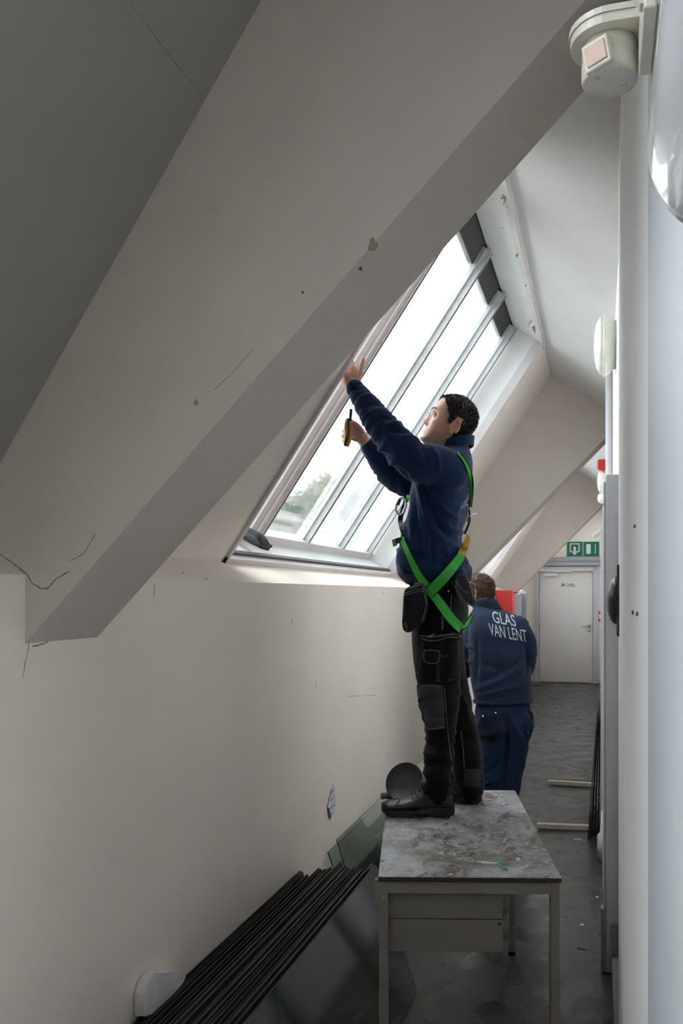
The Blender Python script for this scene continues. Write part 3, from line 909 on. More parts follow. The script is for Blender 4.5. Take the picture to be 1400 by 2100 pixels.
for i in range(NS):
    t_ = i / (NS - 1)
    xt = -1.337 + (.417) * t_
    ye = 3.62 - .22 * t_ + (rnd.uniform(-.10, .05) if 0 < i < NS - 1 else 0)
    if 3 <= i <= 6: ye -= .12
    if 12 <= i <= 16: ye += .05
    zt_ = .385 + .115 * t_ + rnd.uniform(-.012, .012)
    lean = .345 * zt_
    last = i == NS - 1
    if last: ye, zt_ = 3.40, .507
    lean = .345 * zt_
    lab = ('greenish old glass sheet at the front of the leaning stack, beside the table leg' if last else
           'dark-edged old glass sheet at the back of the stack, against the wall' if i == 0 else
           'dark-edged old glass sheet inside the stack leaning on the left wall')
    sheet(1.25 + rnd.uniform(-.1, .1), ye, xt + lean, xt, zt_, .0078, 'sheet_dark' if last else 'sheet_in', lab, 'old glass sheets stacked against the left wall', yb1=ye + (.0 if last else 0))
sheet(4.02, 6.6, -1.335 + .13, -1.335, .345, .006, 'sheet', 'lower clear glass sheet on the left wall behind the dark stack', 'clear glass sheets beyond the stack')
sheet(4.04, 6.7, -1.295 + .13, -1.295, .405, .006, 'sheet', 'taller clear green-tinted glass sheet behind the dark stack, left of the table', 'clear glass sheets beyond the stack')
# sheets leaning on the right wall, further off
for k in range(4):
    sheet(5.78 + .04 * k, 7.0 - .03 * k, -.075 + .022 * k, -.012 + .006 * k, .86 - .03 * k, -.006, 'sheet_dark' if k == 0 else 'sheet_in',
          ['outermost greenish glass sheet leaning on the right wall beside the battens', 'second dark glass sheet of the small stack on the right wall', 'third dark glass sheet of the small stack on the right wall', 'innermost dark glass sheet of the right-hand stack, nearest the wall'][k], 'dark glass sheets on the right wall')
# battens on the floor
for (xa, ya_, xb_, yb_, lab) in ((1101, 1698, 1209, 1702, 'nearer pale wooden batten lying on the floor beside the right-hand glass'),
                            (1124, 1608, 1221, 1614, 'further pale wooden batten lying on the floor beyond the first')):
    a = tp(xa, ya_, 0); b2 = tp(xb_, yb_, 0)
    dd = (b2 - a); L_ = dd.length; dd.normalize(); pp_ = Vector((-dd.y, dd.x, 0))
    bm = bmesh.new(); add_box(bm, (0, -.022, .001), (L_ - .0, .024, .034), .002)
    bm.transform(Matrix.Translation((a.x, a.y, 0)) @ Matrix((dd, pp_, Vector((0, 0, 1)))).transposed().to_4x4())
    tag(obj('wooden_batten', bm, M['batten']), lab, 'batten')

# ------------------------------------------------------------------ broken foam board, paper, glove
bm = bmesh.new()
o2 = (XL + .03, 0, 0); nX = Vector((1, 0, 0))
outl = [(295, 2056), (296, 2040), (306, 2010), (315, 1997), (330, 1994), (338, 1996), (348, 1991), (360, 1994), (372, 1998), (381, 2002), (372, 2020), (350, 2045), (330, 2062), (312, 2080), (298, 2085)]
P = [on_plane(x, y, (XL + .045, 0, 0), nX) for x, y in outl]
fa = [bm.verts.new(p) for p in P]; fb = [bm.verts.new(p + Vector((-.040, .012, -.006))) for p in P]
bm.faces.new(fa); bm.faces.new(fb[::-1])
for k in range(len(P)): bm.faces.new((fa[k], fb[k], fb[(k + 1) % len(P)], fa[(k + 1) % len(P)]))
bmesh.ops.triangulate(bm, faces=bm.faces[:])
bmesh.ops.subdivide_edges(bm, edges=bm.edges[:], cuts=2)
for v in bm.verts: v.co += Vector((noise.noise(v.co * 90), noise.noise(v.co * 80 + Vector((3, 0, 0))), noise.noise(v.co * 85 + Vector((0, 7, 0))))) * .0035
tag(obj('foam_board', bm, M['foam']), 'broken piece of white foam board stuck between wall and glass stack', 'board')
P = [on_plane(x, y, (XL + .006, 0, 0), nX) for x, y in ((684, 1606), (689, 1651), (678, 1681), (672, 1653))]
bm = bmesh.new()
fa = [bm.verts.new(p) for p in P]; fb = [bm.verts.new(p - Vector((.0012, 0, 0))) for p in P]
bm.faces.new(fa); bm.faces.new(fb[::-1])
for k in range(4): bm.faces.new((fa[k], fb[k], fb[(k + 1) % 4], fa[(k + 1) % 4]))
pc = sum(P, Vector()) / 4
t = thing('paper_note', pc, 'small crooked paper with blue print taped to the left wall', 'paper')
obj('paper_leaf', bm, M['paper'], t)
bm = bmesh.new()
for k in range(7):
    y_ = 1618 + k * 8
    q = [on_plane(x, yy, (XL + .0075, 0, 0), nX) for x, yy in ((678 - k * .4, y_ + 8), (685.5 + min(k, 3) * .2 - max(0, k - 4) * 1.5, y_))]
    if k % 2 == 0: add_tube(bm, q, .0022, 4)
q = [on_plane(x, yy, (XL + .0078, 0, 0), nX) for x, yy in ((673.5, 1658), (677.5, 1676))]
add_tube(bm, q, .004, 4)
obj('printed_lines', bm, M['ink'], t)

def limb(bm, rows, seg=14, per=5, cap=True):
    """rows of (x, y, z, r): a tapering round limb with rounded ends"""
    f = catmull([tuple(r) for r in rows], per)
    pts = [Vector(r[:3]) for r in f]; rad = [max(r[3], .001) for r in f]
    if cap:
        for end in (0, -1):
            o_ = pts[end]; d_ = (o_ - pts[1 if end == 0 else -2]).normalized(); r_ = rad[end]
            extra = [(o_ + d_ * r_ * math.sin(a_), r_ * math.cos(a_)) for a_ in (.35, .75, 1.15, 1.5)]
            if end == 0:
                for e in extra: pts.insert(0, e[0]); rad.insert(0, e[1])
            else:
                for e in extra: pts.append(e[0]); rad.append(e[1])
    add_tube(bm, pts, rad, seg)

def remesh(bm, voxel, smooth=3, lam=.5):
    me = bpy.data.meshes.new('tmp'); bmesh.ops.recalc_face_normals(bm, faces=bm.faces[:]); bm.to_mesh(me); bm.free()
    o_ = bpy.data.objects.new('tmp', me); COL.objects.link(o_)
    md = o_.modifiers.new('r', 'REMESH'); md.mode = 'VOXEL'; md.voxel_size = voxel; md.adaptivity = 0
    if smooth:
        ms = o_.modifiers.new('s', 'SMOOTH'); ms.iterations = smooth; ms.factor = lam
    dg = bpy.context.evaluated_depsgraph_get()
    out = bpy.data.meshes.new_from_object(o_.evaluated_get(dg))
    bpy.data.objects.remove(o_); bpy.data.meshes.remove(me)
    return out

# grey work glove lying limp on the sill
bm = bmesh.new()
def G(px, py, z=4.33, r=.01):
    v = W(px, py, z); return (v.x, v.y, v.z, r)
limb(bm, [G(500, 1092, 4.00, .024), G(512, 1094, 4.00, .027), G(524, 1103, 3.99, .026)])
limb(bm, [G(504, 1100, 3.98, .018), G(518, 1108, 3.97, .02), G(530, 1117, 3.96, .012)])
for (a_, b2, c2) in (((524, 1094), (536, 1100), (546, 1109)), ((526, 1102), (540, 1109), (548, 1114)), ((526, 1108), (542, 1116), (555, 1120)), ((520, 1110), (534, 1120), (549, 1126))):
    limb(bm, [G(*a_, 3.99, .013), G(*b2, 3.99, .0115), G(*c2, 3.98, .009)])
me = remesh(bm, .004, 2)
t = thing('work_glove', W(525, 1110, 4.0), 'dark grey knitted work glove lying in the corner of the skylight sill', 'glove')
me.transform(Matrix.Translation(-t.location)); mesh_obj('glove_hand', me, M['glove'], t, True)
bm = bmesh.new()
add_tube(bm, [W(497 + k * .3, 1086 + k * 3.2, 4.0) for k in range(5)], .006, 8); obj('glove_cuff', bm, M['black'], t, True)

# ------------------------------------------------------------------ outside
def tree(x, y, z0, hgt, rad, seed, label, mats, nl=8000):
    rnd = random.Random(seed)
    t = thing('tree', (x, y, z0), label, 'tree', 'trees outside the skylight')
    bm = bmesh.new()
    limb(bm, [(x, y, z0, .22), (x + .2, y, z0 + hgt * .3, .17), (x + .1, y + .2, z0 + hgt * .6, .10)], 8, 3)
    for k in range(7):
        a_ = rnd.uniform(0, 6.28)
        limb(bm, [(x + .15, y, z0 + hgt * rnd.uniform(.3, .5), .09), (x + math.cos(a_) * rad * .5, y + math.sin(a_) * rad * .5, z0 + hgt * .65, .05), (x + math.cos(a_) * rad * .8, y + math.sin(a_) * rad * .8, z0 + hgt * .85, .02)], 6, 3)
    obj('trunk', bm, M['bark'], t)
    blobs = [(Vector((x + rnd.gauss(0, rad * .45), y + rnd.gauss(0, rad * .45), z0 + hgt * rnd.uniform(.45, .93))), rad * rnd.uniform(.25, .45)) for _ in range(16)]
    V = []; F = []; mi = []
    for k in range(nl):
        c, r = rnd.choice(blobs)
        d_ = Vector((rnd.gauss(0, 1), rnd.gauss(0, 1), rnd.gauss(0, 1))).normalized()
        p_ = c + d_ * r * rnd.uniform(.6, 1.05)
        u_ = Vector((rnd.gauss(0, 1), rnd.gauss(0, 1), rnd.gauss(0, 1))).normalized() * rnd.uniform(.10, .2)
        v_ = u_.cross(d_).normalized() * rnd.uniform(.07, .13)
        n0 = len(V); V += [p_ - u_, p_ + v_, p_ + u_, p_ - v_]; F.append((n0, n0 + 1, n0 + 2, n0 + 3)); mi.append(0 if rnd.random() < mats else 1)
    me = bpy.data.meshes.new('foliage'); me.from_pydata([v - t.location for v in V], [], F)
    f_ = mesh_obj('foliage', me, [M['leaf_g'], M['leaf_o']], t); f_['kind'] = 'stuff'
    for p_, m_i in zip(me.polygons, mi): p_.material_index = m_i
tp1 = W(620, 1000, 30)
tree(tp1.x, tp1.y, -4.5, 10.3, 2.0, 3, 'green tree crown seen through the lower left pane, nearer the frame', .85)
tp1 = W(690, 1000, 44)
tree(tp1.x, tp1.y, -4.5, 12.9, 2.3, 4, 'tree crown turning orange seen through the glass, right of the green one', .45)
tp1 = W(560, 1000, 38)
tree(tp1.x, tp1.y, -4.5, 9.2, 2.2, 5, 'lower tree crown at the left edge of the view through the glass', .6)
tp1 = W(810, 1000, 40)
tree(tp1.x, tp1.y, -4.5, 8.6, 2.6, 6, 'hazy tree crown low behind the misted pane', .6)
# flat roof of the neighbouring wing
q = W(640, 1140, 20)
t = thing('roof_parapet', (q.x, q.y, -4.5), 'pale flat-roofed wing outside, under the trees, seen through the lower pane', 'building')
obj('wing_wall', box((q.x - 9, q.y - 4, -4.5), (q.x - .0, q.y + 9, 3.25)), M['roofpale'], t)
obj('coping', box((q.x - 9.1, q.y - 4.1, 3.25), (q.x + .1, q.y + 9.1, 3.37)), M['roofpale'], t)
gm = plain('grass_ground', (.10, .13, .06), .9)
o = obj('ground_outside', box((-90, -60, -4.7), (-2.2, 90, -4.5)), gm); struct(o)
o = obj('ground_outside', box((1.2, -60, -4.7), (60, 90, -4.5)), gm); struct(o)
O_CAM = Vector((0, 0, EYE))
# ------------------------------------------------------------------ people: shared tools
def fabric(name, col, var=.2, rough=.95, bs=.35, bscale=260, sheen=.10):
    m, nt, b = new_mat(name)
    v = coords(nt)
    c = ramp(nt, noise_n(nt, v, 9, 5, .65), [(.3, tuple(x * (1 - var) for x in col)), (.7, tuple(x * (1 + var) for x in col))])
    nt.links.new(c, b.inputs['Base Color']); b.inputs['Roughness'].default_value = rough
    b.inputs['Specular IOR Level'].default_value = .2
    b.inputs['Sheen Weight'].default_value = sheen; b.inputs['Sheen Roughness'].default_value = .5
    bump(nt, b, noise_n(nt, v, bscale, 3, .7), bs, .004)
    return m
M['fleece'] = fabric('navy_fleece', (.009, .024, .074))
M['fleece2'] = fabric('dark_navy_fleece', (.010, .018, .042))
M['denim_blk'] = fabric('black_work_canvas', (.0040, .0045, .0055), .25, .9, .3, 300, .04)
M['canvas_grey'] = fabric('charcoal_canvas', (.040, .039, .046), .15, .9, .3, 300, .05)
M['pocket_blk'] = fabric('washed_black_canvas', (.009, .0105, .013), .25, .9, .3, 300, .05)
M['blue_work'] = fabric('blue_work_trousers', (.006, .017, .048), .2, .9, .3, 200, .08)
M['dark_patch'] = fabric('dark_blue_patch', (.006, .010, .022), .2, .9, .3, 200, .05)
M['stitch'] = plain('pale_stitching', (.42, .45, .48), .8)
M['web_green'] = fabric('green_webbing', (.07, .50, .085), .12, .6, .5, 400, 0)
M['web_edge'] = plain('black_webbing_edge', (.012, .014, .012), .8)
M['web_yellow'] = fabric('yellow_label_tape', (.62, .42, .05), .1, .6, .2, 300, 0)
M['leather'] = plain('black_scuffed_leather', (.014, .0125, .0115), .48, 0, .4, 160)
M['sole'] = plain('dark_rubber_sole', (.018, .016, .014), .75, 0, .5, 120)
M['lace'] = plain('grey_lace', (.07, .065, .065), .8)
M['letter'] = plain('silver_print', (.36, .40, .45), .6)
M['shirt'] = fabric('grey_undershirt', (.20, .18, .20), .1)
M['eye_white'] = plain('eye_white', (.70, .68, .66), .2)
M['iris'] = plain('dark_iris', (.035, .028, .022), .15)
M['orange'] = plain('orange_grip', (.62, .27, .015), .45)
M['tool_dark'] = plain('dark_tool_steel', (.025, .035, .032), .4, .3)
M['alloy'] = plain('polished_alloy', (.55, .57, .58), .25, .9)
M['hair1'] = plain('short_dark_hair', (.028, .019, .015), .45)
M['hair2'] = plain('chestnut_hair', (.085, .040, .019), .5)

def skin_mat():
    m, nt, b = new_mat('skin')
    at = N(nt, 'ShaderNodeAttribute'); at.attribute_name = 'tint'
    v = coords(nt)
    f = ramp(nt, noise_n(nt, v, 30, 4, .6), [(.3, (.92, .88, .86)), (.7, (1.05, 1.03, 1.02))])
    c = mixc(nt, 1.0, at.outputs['Color'], f, 'MULTIPLY')
    nt.links.new(c, b.inputs['Base Color']); b.inputs['Roughness'].default_value = .5
    b.inputs['Subsurface Weight'].default_value = .12
    b.inputs['Subsurface Radius'].default_value = (.012, .005, .003)
    b.inputs['Subsurface Scale'].default_value = .6
    bump(nt, b, noise_n(nt, v, 420, 2, .5), .12, .001)
    return m
M['skin'] = skin_mat()
SKIN = (.57, .34, .26); LIP = (.42, .17, .14); STUB = (.36, .25, .195); RED = (.58, .27, .20)

def lerp_tab(tab, z):
    if z <= tab[0][0]: return tab[0][1:]
    for a, b in zip(tab, tab[1:]):
        if z <= b[0]:
            t = (z - a[0]) / (b[0] - a[0]); 
            return tuple(x + (y - x) * t for x, y in zip(a[1:], b[1:]))
    return tab[-1][1:]
#        z      front  back   half width
HEAD = [(-.122, .060, -.010, .014), (-.114, .080, -.020, .032), (-.100, .088, -.034, .046), (-.082, .086, -.050, .055),
        (-.060, .084, -.064, .061), (-.035, .083, -.078, .067), (-.010, .083, -.088, .071), (.015, .089, -.095, .0745),
        (.040, .091, -.097, .0765), (.065, .084, -.092, .075), (.085, .070, -.080, .067), (.102, .048, -.060, .052),
        (.112, .026, -.038, .034), (.118, .004, -.014, .014)]
def gs(x, s): return math.exp(-(x / s) ** 2)
def head_point(th, z, face=True, grow=0.0):
    fr, bk, hw = lerp_tab(HEAD, z)
    cx = (fr + bk) / 2; ax_ = (fr - bk) / 2
    c, s = math.cos(th), math.sin(th)
    e = .92
    x = cx + (ax_ + grow) * math.copysign(abs(c) ** e, c); y = (hw + grow) * math.copysign(abs(s) ** e, s)
    if face and c > 0:
        dx = 0
        nz = z
        # nose
        pr = lerp_tab([(-.056, 0), (-.050, .006), (-.045, .0185), (-.038, .0265), (-.030, .0245), (-.018, .017), (-.004, .010), (.008, .005), (.020, .0)], nz)[0]
        wd = lerp_tab([(-.05, .0125), (-.040, .0125), (-.030, .0095), (.0, .0065), (.02, .008)], nz)[0]
        dx += pr * gs(y, wd)
        dx += .006 * gs(abs(y) - .013, .006) * gs(z + .043, .006)      # nostril wings
        dx += .006 * gs(z - .022, .010) * gs(abs(y) - .022, .026)       # brow
        dx -= .0125 * gs(abs(y) - .031, .014) * gs(z - .002, .013)     # eye sockets
        dx += .005 * gs(abs(y) - .045, .018) * gs(z + .028, .018)       # cheek
        dx += .0065 * gs(z + .0655, .0055) * gs(y, .021)                # upper lip
        dx += .0065 * gs(z + .0805, .0060) * gs(y, .019)                # lower lip
        dx -= .006 * gs(z + .0733, .0026) * gs(y, .022)                 # mouth line
        dx -= .004 * gs(z + .092, .006) * gs(y, .022)
        dx += .008 * gs(z + .106, .012) * gs(y, .020)                   # chin
        x += dx * min(1, c * 2)
    return Vector((x, y, z))

def add_head(bm, mat):
    zs = [-.122 + .24 * (k / 79) for k in range(80)]
    nt_ = 110
    rings = [[bm.verts.new(mat @ head_point(2 * math.pi * k / nt_, z)) for k in range(nt_)] for z in zs]
    for a, b in zip(rings, rings[1:]):
        for k in range(nt_): bm.faces.new((a[k], a[(k + 1) % nt_], b[(k + 1) % nt_], b[k]))
    bm.faces.new(rings[0][::-1]); bm.faces.new(rings[-1])
    for s in (1, -1):      # ears
        rim = []
        for k in range(13):
            a_ = math.radians(-50 + 265 * k / 12)
            rim.append(mat @ Vector((-.016 - .017 * math.cos(a_) - .004, s * (.0745 + .004 + .005 * math.cos(a_ * .5)), -.022 + .030 * math.sin(a_))))
        add_tube(bm, rim, [.0048] * 13, 8)
        add_tube(bm, [mat @ Vector(p) for p in ((-.010, s * .073, -.036), (-.014, s * .076, -.050), (-.022, s * .075, -.052))], [.006, .0075, .005], 8)
        add_tube(bm, [mat @ Vector(p) for p in ((-.028, s * .075, .000), (-.034, s * .076, -.020), (-.022, s * .075, -.038))], [.006, .006, .005], 8)
        b = bmesh.new(); bmesh.ops.create_uvsphere(b, u_segments=14, v_segments=8, radius=1)
        b.transform(mat @ Matrix.Translation((-.020, s * .074, -.018)) @ Matrix.Diagonal((.018, .0045, .028, 1)))
        merge(bm, b)
        add_tube(bm, [mat @ Vector(p) for p in ((-.004, s * .071, -.028), (-.003, s * .0755, -.022), (-.004, s * .071, -.014))], [.004, .0045, .004], 8)

def head_matrix(c, fwd, up):
    fwd = fwd.normalized(); side = up.cross(fwd).normalized(); up = fwd.cross(side).normalized()
    return Matrix.Translation(c) @ Matrix((fwd, side, up)).transposed().to_4x4()

def paint_skin(me, hm, fn):
    at = me.color_attributes.new('tint', 'FLOAT_COLOR', 'POINT')
    inv = hm.inverted()
    for i, v in enumerate(me.vertices):
        c = fn(inv @ v.co, v.co)
        at.data[i].color = (*c, 1)
def mixt(a, b, t):
    t = max(0, min(1, t)); return tuple(x + (y - x) * t for x, y in zip(a, b))

def tube_rows(bm, rows, d0, seg=16, per=6, cap=True):
    """rows (px, py, depth offset, radius m)"""
    limb(bm, [(*W(r[0], r[1], d0 + r[2]), r[3]) for r in rows], seg, per, cap)

def torso(bm, rows, d0, fwd, seg=36, per=6):
    """rows (px, py, depth offset, half length along fwd, half width across)"""
    side = UV.cross(fwd).normalized()
    rows = catmull([tuple(r) for r in rows], per)
    rings = []
    for px, py, dd, a, b in rows:
        c = W(px, py, d0 + dd)
        ring = []
        for k in range(seg):
            t = 2 * math.pi * k / seg
            cc, ss = math.cos(t), math.sin(t)
            ring.append(bm.verts.new(c + fwd * a * math.copysign(abs(cc) ** .85, cc) + side * b * math.copysign(abs(ss) ** .85, ss)))
        rings.append(ring)
    for A_, B_ in zip(rings, rings[1:]):
        for k in range(seg): bm.faces.new((A_[k], A_[(k + 1) % seg], B_[(k + 1) % seg], B_[k]))
    bm.faces.new(rings[0]); bm.faces.new(rings[-1][::-1])

def wrinkle(me, fields):
    """push the cloth in and out along its normals"""
    me.calc_loop_triangles() if False else None
    nrm = [v.normal.copy() for v in me.vertices]
    for v, n_ in zip(me.vertices, nrm):
        d = 0
        for fn in fields: d += fn(v.co, n_)
        v.co += n_ * d

def fold_lines(lines):
    """modelled creases: ridges (+) and hollows (-) along drawn lines on the side facing the lens"""
    segs = []
    for pts, w, amp in lines:
        L_ = sum(math.hypot(b[0] - a[0], b[1] - a[1]) for a, b in zip(pts, pts[1:])); run = 0
        for a, b in zip(pts, pts[1:]):
            l = math.hypot(b[0] - a[0], b[1] - a[1]); segs.append((a, b, l, run / L_, (run + l) / L_, w, amp, id(pts))); run += l
    def fn(p, n_):
        d = p - O_CAM
        if n_.dot(d) > 0: return 0
        zc = d.dot(FV); px = CX + FPX * d.dot(RV) / zc; py = CY - FPX * d.z / zc
        best = {}
        for a, b, l, t0, t1, w, amp, key in segs:
            ex_, ey_ = b[0] - a[0], b[1] - a[1]
            t = max(0, min(1, ((px - a[0]) * ex_ + (py - a[1]) * ey_) / (l * l)))
            dist = math.hypot(px - a[0] - t * ex_, py - a[1] - t * ey_)
            if dist > w * 2.6: continue
            u = t0 + (t1 - t0) * t
            v = amp * math.exp(-(dist / w) ** 2) * min(1, .25 + 3 * u, .25 + 3 * (1 - u))
            if key not in best or abs(v) > abs(best[key]): best[key] = v
        return sum(best.values())
    return fn

def arm_folds(a, b, width, freq, amp, seed, around=9, mid=.5, spread=.6):
    """creases across a sleeve or leg between a and b, strongest near mid"""
    ax_ = (b - a); L_ = ax_.length; ax_.normalize()
    def fn(p, n_):
        r = p - a; t = r.dot(ax_)
        u = t / L_
        if u < -.1 or u > 1.1: return 0
        q = r - ax_ * t
        if q.length > width: return 0
        w = (1 - (q.length / width) ** 4) * math.exp(-((u - mid) / spread) ** 2) * min(1, (u + .1) * 6, (1.1 - u) * 6)
        s = noise.noise(Vector((t * freq + seed * 7.3, q.x * around, q.y * around + q.z * around)))
        s2 = noise.noise(Vector((t * freq * 2.1 + seed, q.x * around * 1.5, q.z * around * 1.5)))
        return amp * w * ((1 - abs(s) * 2.4) + .4 * s2)
    return fn
def drape(direction, fh, fv, amp, seed, z0=-9, z1=99):
    """long folds running along direction"""
    dn = direction.normalized()
    def fn(p, n_):
        if p.z < z0 or p.z > z1: return 0
        t = p.dot(dn); q = p - dn * t
        s = noise.noise(Vector((q.x * fh + seed, q.y * fh, t * fv + q.z * fh)))
        return amp * (.7 - abs(s) * 2.2)
    return fn

class Cloth:
    def __init__(self, *meshes):
        V = []; F = []
        for me in meshes:
            n0 = len(V); V += [v.co.copy() for v in me.vertices]; F += [tuple(i + n0 for i in p.vertices) for p in me.polygons]
        self.t = BVHTree.FromPolygons(V, F)
        self.last = None
    def hit(self, px, py, guess=None):
        d = (W(px, py, 1.0) - O_CAM).normalized()
        loc, n_, i, dist = self.t.ray_cast(O_CAM, d)
        if loc is None:
            g = guess if guess is not None else self.last
            if g is None: g = 3.6
            p = O_CAM + d * (g / d.dot(FV))
            loc, n_, i, dist = self.t.find_nearest(p)
            # keep the wanted outline but borrow the depth of the nearest cloth
            p = O_CAM + d * ((loc - O_CAM).dot(FV) / d.dot(FV))
            return p, n_
        if n_.dot(d) > 0: n_ = -n_
        self.last = (loc - O_CAM).dot(FV)
        return loc, n_

def patch(cloth, poly, off, thick, mat, name, parent, cuts=3, puff=0.0):
    """a flat piece of cloth sewn on: outline given as seen, laid on the garment"""
    b = bmesh.new()
    vs = [b.verts.new((x, y, 0)) for x, y in poly]
    b.faces.new(vs)
    bmesh.ops.triangulate(b, faces=b.faces[:])
    for _ in range(cuts):
        es = [e for e in b.edges if e.calc_length() > 7]
        if not es: break
        bmesh.ops.subdivide_edges(b, edges=es, cuts=1)
        bmesh.ops.triangulate(b, faces=b.faces[:])
    cx_ = sum(p[0] for p in poly) / len(poly); cy_ = sum(p[1] for p in poly) / len(poly)
    bound = set(v for e in b.edges if e.is_boundary for v in e.verts)
    new = {}
    for v in b.verts:
        p, n_ = cloth.hit(v.co.x, v.co.y)
        tocam = (O_CAM - p).normalized()
        o = off + (0 if v in bound else puff)
        new[v] = p + (n_ * .4 + tocam * .8).normalized() * o
    for v in b.verts: v.co = new[v]
    # even out depth steps
    bmesh.ops.smooth_vert(b, verts=[v for v in b.verts if v not in bound], factor=.5, use_axis_x=True, use_axis_y=True, use_axis_z=True)
    top = b.faces[:]
    r = bmesh.ops.extrude_face_region(b, geom=top)
    for v in [g for g in r['geom'] if isinstance(g, bmesh.types.BMVert)]:
        tocam = (O_CAM - v.co).normalized()
        v.co += tocam * thick
    for f in b.faces: f.smooth = False
    return obj(name, b, mat, parent, False)

def ribbon_poly(pts, w):
    L_, R_ = [], []
    n = len(pts)
    for i, p in enumerate(pts):
        a = pts[max(i - 1, 0)]; c = pts[min(i + 1, n - 1)]
        dx, dy = c[0] - a[0], c[1] - a[1]; l = math.hypot(dx, dy) or 1
        ww = w[i] if isinstance(w, (list, tuple)) else w
        nx_, ny_ = -dy / l * ww / 2, dx / l * ww / 2
        L_.append((p[0] + nx_, p[1] + ny_)); R_.append((p[0] - nx_, p[1] - ny_))
    return L_ + R_[::-1]

def strap(cloth, pts, w, off, name, parent, mat='web_green', edge=True, thick=.0025):
    fine = catmull([tuple(p) for p in pts], 5) if len(pts) > 2 else [tuple(pts[0][j] + (pts[1][j] - pts[0][j]) * k / 8 for j in range(2)) for k in range(9)]
    ws = w
    if isinstance(w, (list, tuple)):
        ws = [x[0] for x in catmull([(q,) for q in w], 5)] if len(pts) > 2 else [w[0] + (w[1] - w[0]) * k / 8 for k in range(9)]
    else: ws = [w] * len(fine)
    b = bmesh.new()
    P = []
    for i, p in enumerate(fine):
        a = fine[max(i - 1, 0)]; c = fine[min(i + 1, len(fine) - 1)]
        dx, dy = c[0] - a[0], c[1] - a[1]; l = math.hypot(dx, dy) or 1
        row = []
        for s in (-.5, -.25, 0, .25, .5):
            q, n_ = cloth.hit(p[0] - dy / l * ws[i] * s, p[1] + dx / l * ws[i] * s)
            row.append(q + (O_CAM - q).normalized() * off)
        P.append(row)
    for _ in range(3):      # webbing is stiff: level its depth along the run
        Q = [[v.copy() for v in r] for r in P]
        for i in range(1, len(P) - 1):
            for j in range(5):
                dpt = ((P[i - 1][j] - O_CAM).dot(FV) + (P[i + 1][j] - O_CAM).dot(FV) + 2 * min((P[i][k] - O_CAM).dot(FV) for k in range(5))) / 4
                dd = (P[i][j] - O_CAM); Q[i][j] = O_CAM + dd * (min(dpt, dd.dot(FV)) / dd.dot(FV))
        P = Q
    V = [[b.verts.new(v) for v in r] for r in P]
    U = [[b.verts.new(v + (O_CAM - v).normalized() * thick) for v in r] for r in P]
    for i in range(len(V) - 1):
        for j in range(4):
            b.faces.new((U[i][j], U[i][j + 1], U[i + 1][j + 1], U[i + 1][j])); b.faces.new((V[i][j], V[i + 1][j], V[i + 1][j + 1], V[i][j + 1]))
        for j in (0, 4): b.faces.new((V[i][j], V[i + 1][j], U[i + 1][j], U[i][j]))
    for i in (0, len(V) - 1):
        for j in range(4): b.faces.new((V[i][j], V[i][j + 1], U[i][j + 1], U[i][j]))
    rows = [[v.co.copy() for v in r] for r in U]
    s_ = obj(name, b, M[mat], parent, False)
    if edge:
        b = bmesh.new()
        for j in (0, 4): add_tube(b, [r[j] for r in rows], .0019, 5)
        obj('edge_binding', b, M['web_edge'], s_)
    return s_

def stitches(cloth, lines, name, parent, r=.0007, off=.006, dash=True, mat='stitch'):
    b = bmesh.new()
    for pts in lines:
        fine = []
        for a, c in zip(pts, pts[1:]):
            n = max(2, int(math.hypot(c[0] - a[0], c[1] - a[1]) / 3))
            fine += [(a[0] + (c[0] - a[0]) * k / n, a[1] + (c[1] - a[1]) * k / n) for k in range(n)]
        fine.append(pts[-1])
        P = []
        for x, y in fine:
            q, n_ = cloth.hit(x, y); P.append(q + (O_CAM - q).normalized() * off)
        for k in range(len(P) - 1):
            if (P[k] - P[k + 1]).length > .05: continue
            e = P[k] + (P[k + 1] - P[k]) * (.8 if dash else 1.0)
            add_tube(b, [P[k], e], r, 4)
    return obj(name, b, M[mat], parent)

def lettering_on(cloth, body, origin, ux, uy, size, parent, off=.004, bold=.012, keep=None):
    """print on a garment: text plane mapped by origin + x*ux + y*uy as seen, then laid on the cloth"""
    me = text_mesh(body, 1.0, 0, bold, 'LEFT')
    b = bmesh.new(); b.from_mesh(me); bpy.data.meshes.remove(me)
    bmesh.ops.triangulate(b, faces=b.faces[:])
    for _ in range(2):
        es = [e for e in b.edges if e.calc_length() > .22]
        if es:
            bmesh.ops.subdivide_edges(b, edges=es, cuts=1); bmesh.ops.triangulate(b, faces=b.faces[:])
    for v in b.verts:
        x, y = v.co.x * size, v.co.y * size
        q, n_ = cloth.hit(origin[0] + x * ux[0] + y * uy[0], origin[1] + x * ux[1] + y * uy[1])
        v.co = q + (O_CAM - q).normalized() * off
    return obj('lettering', b, M['letter'], parent)

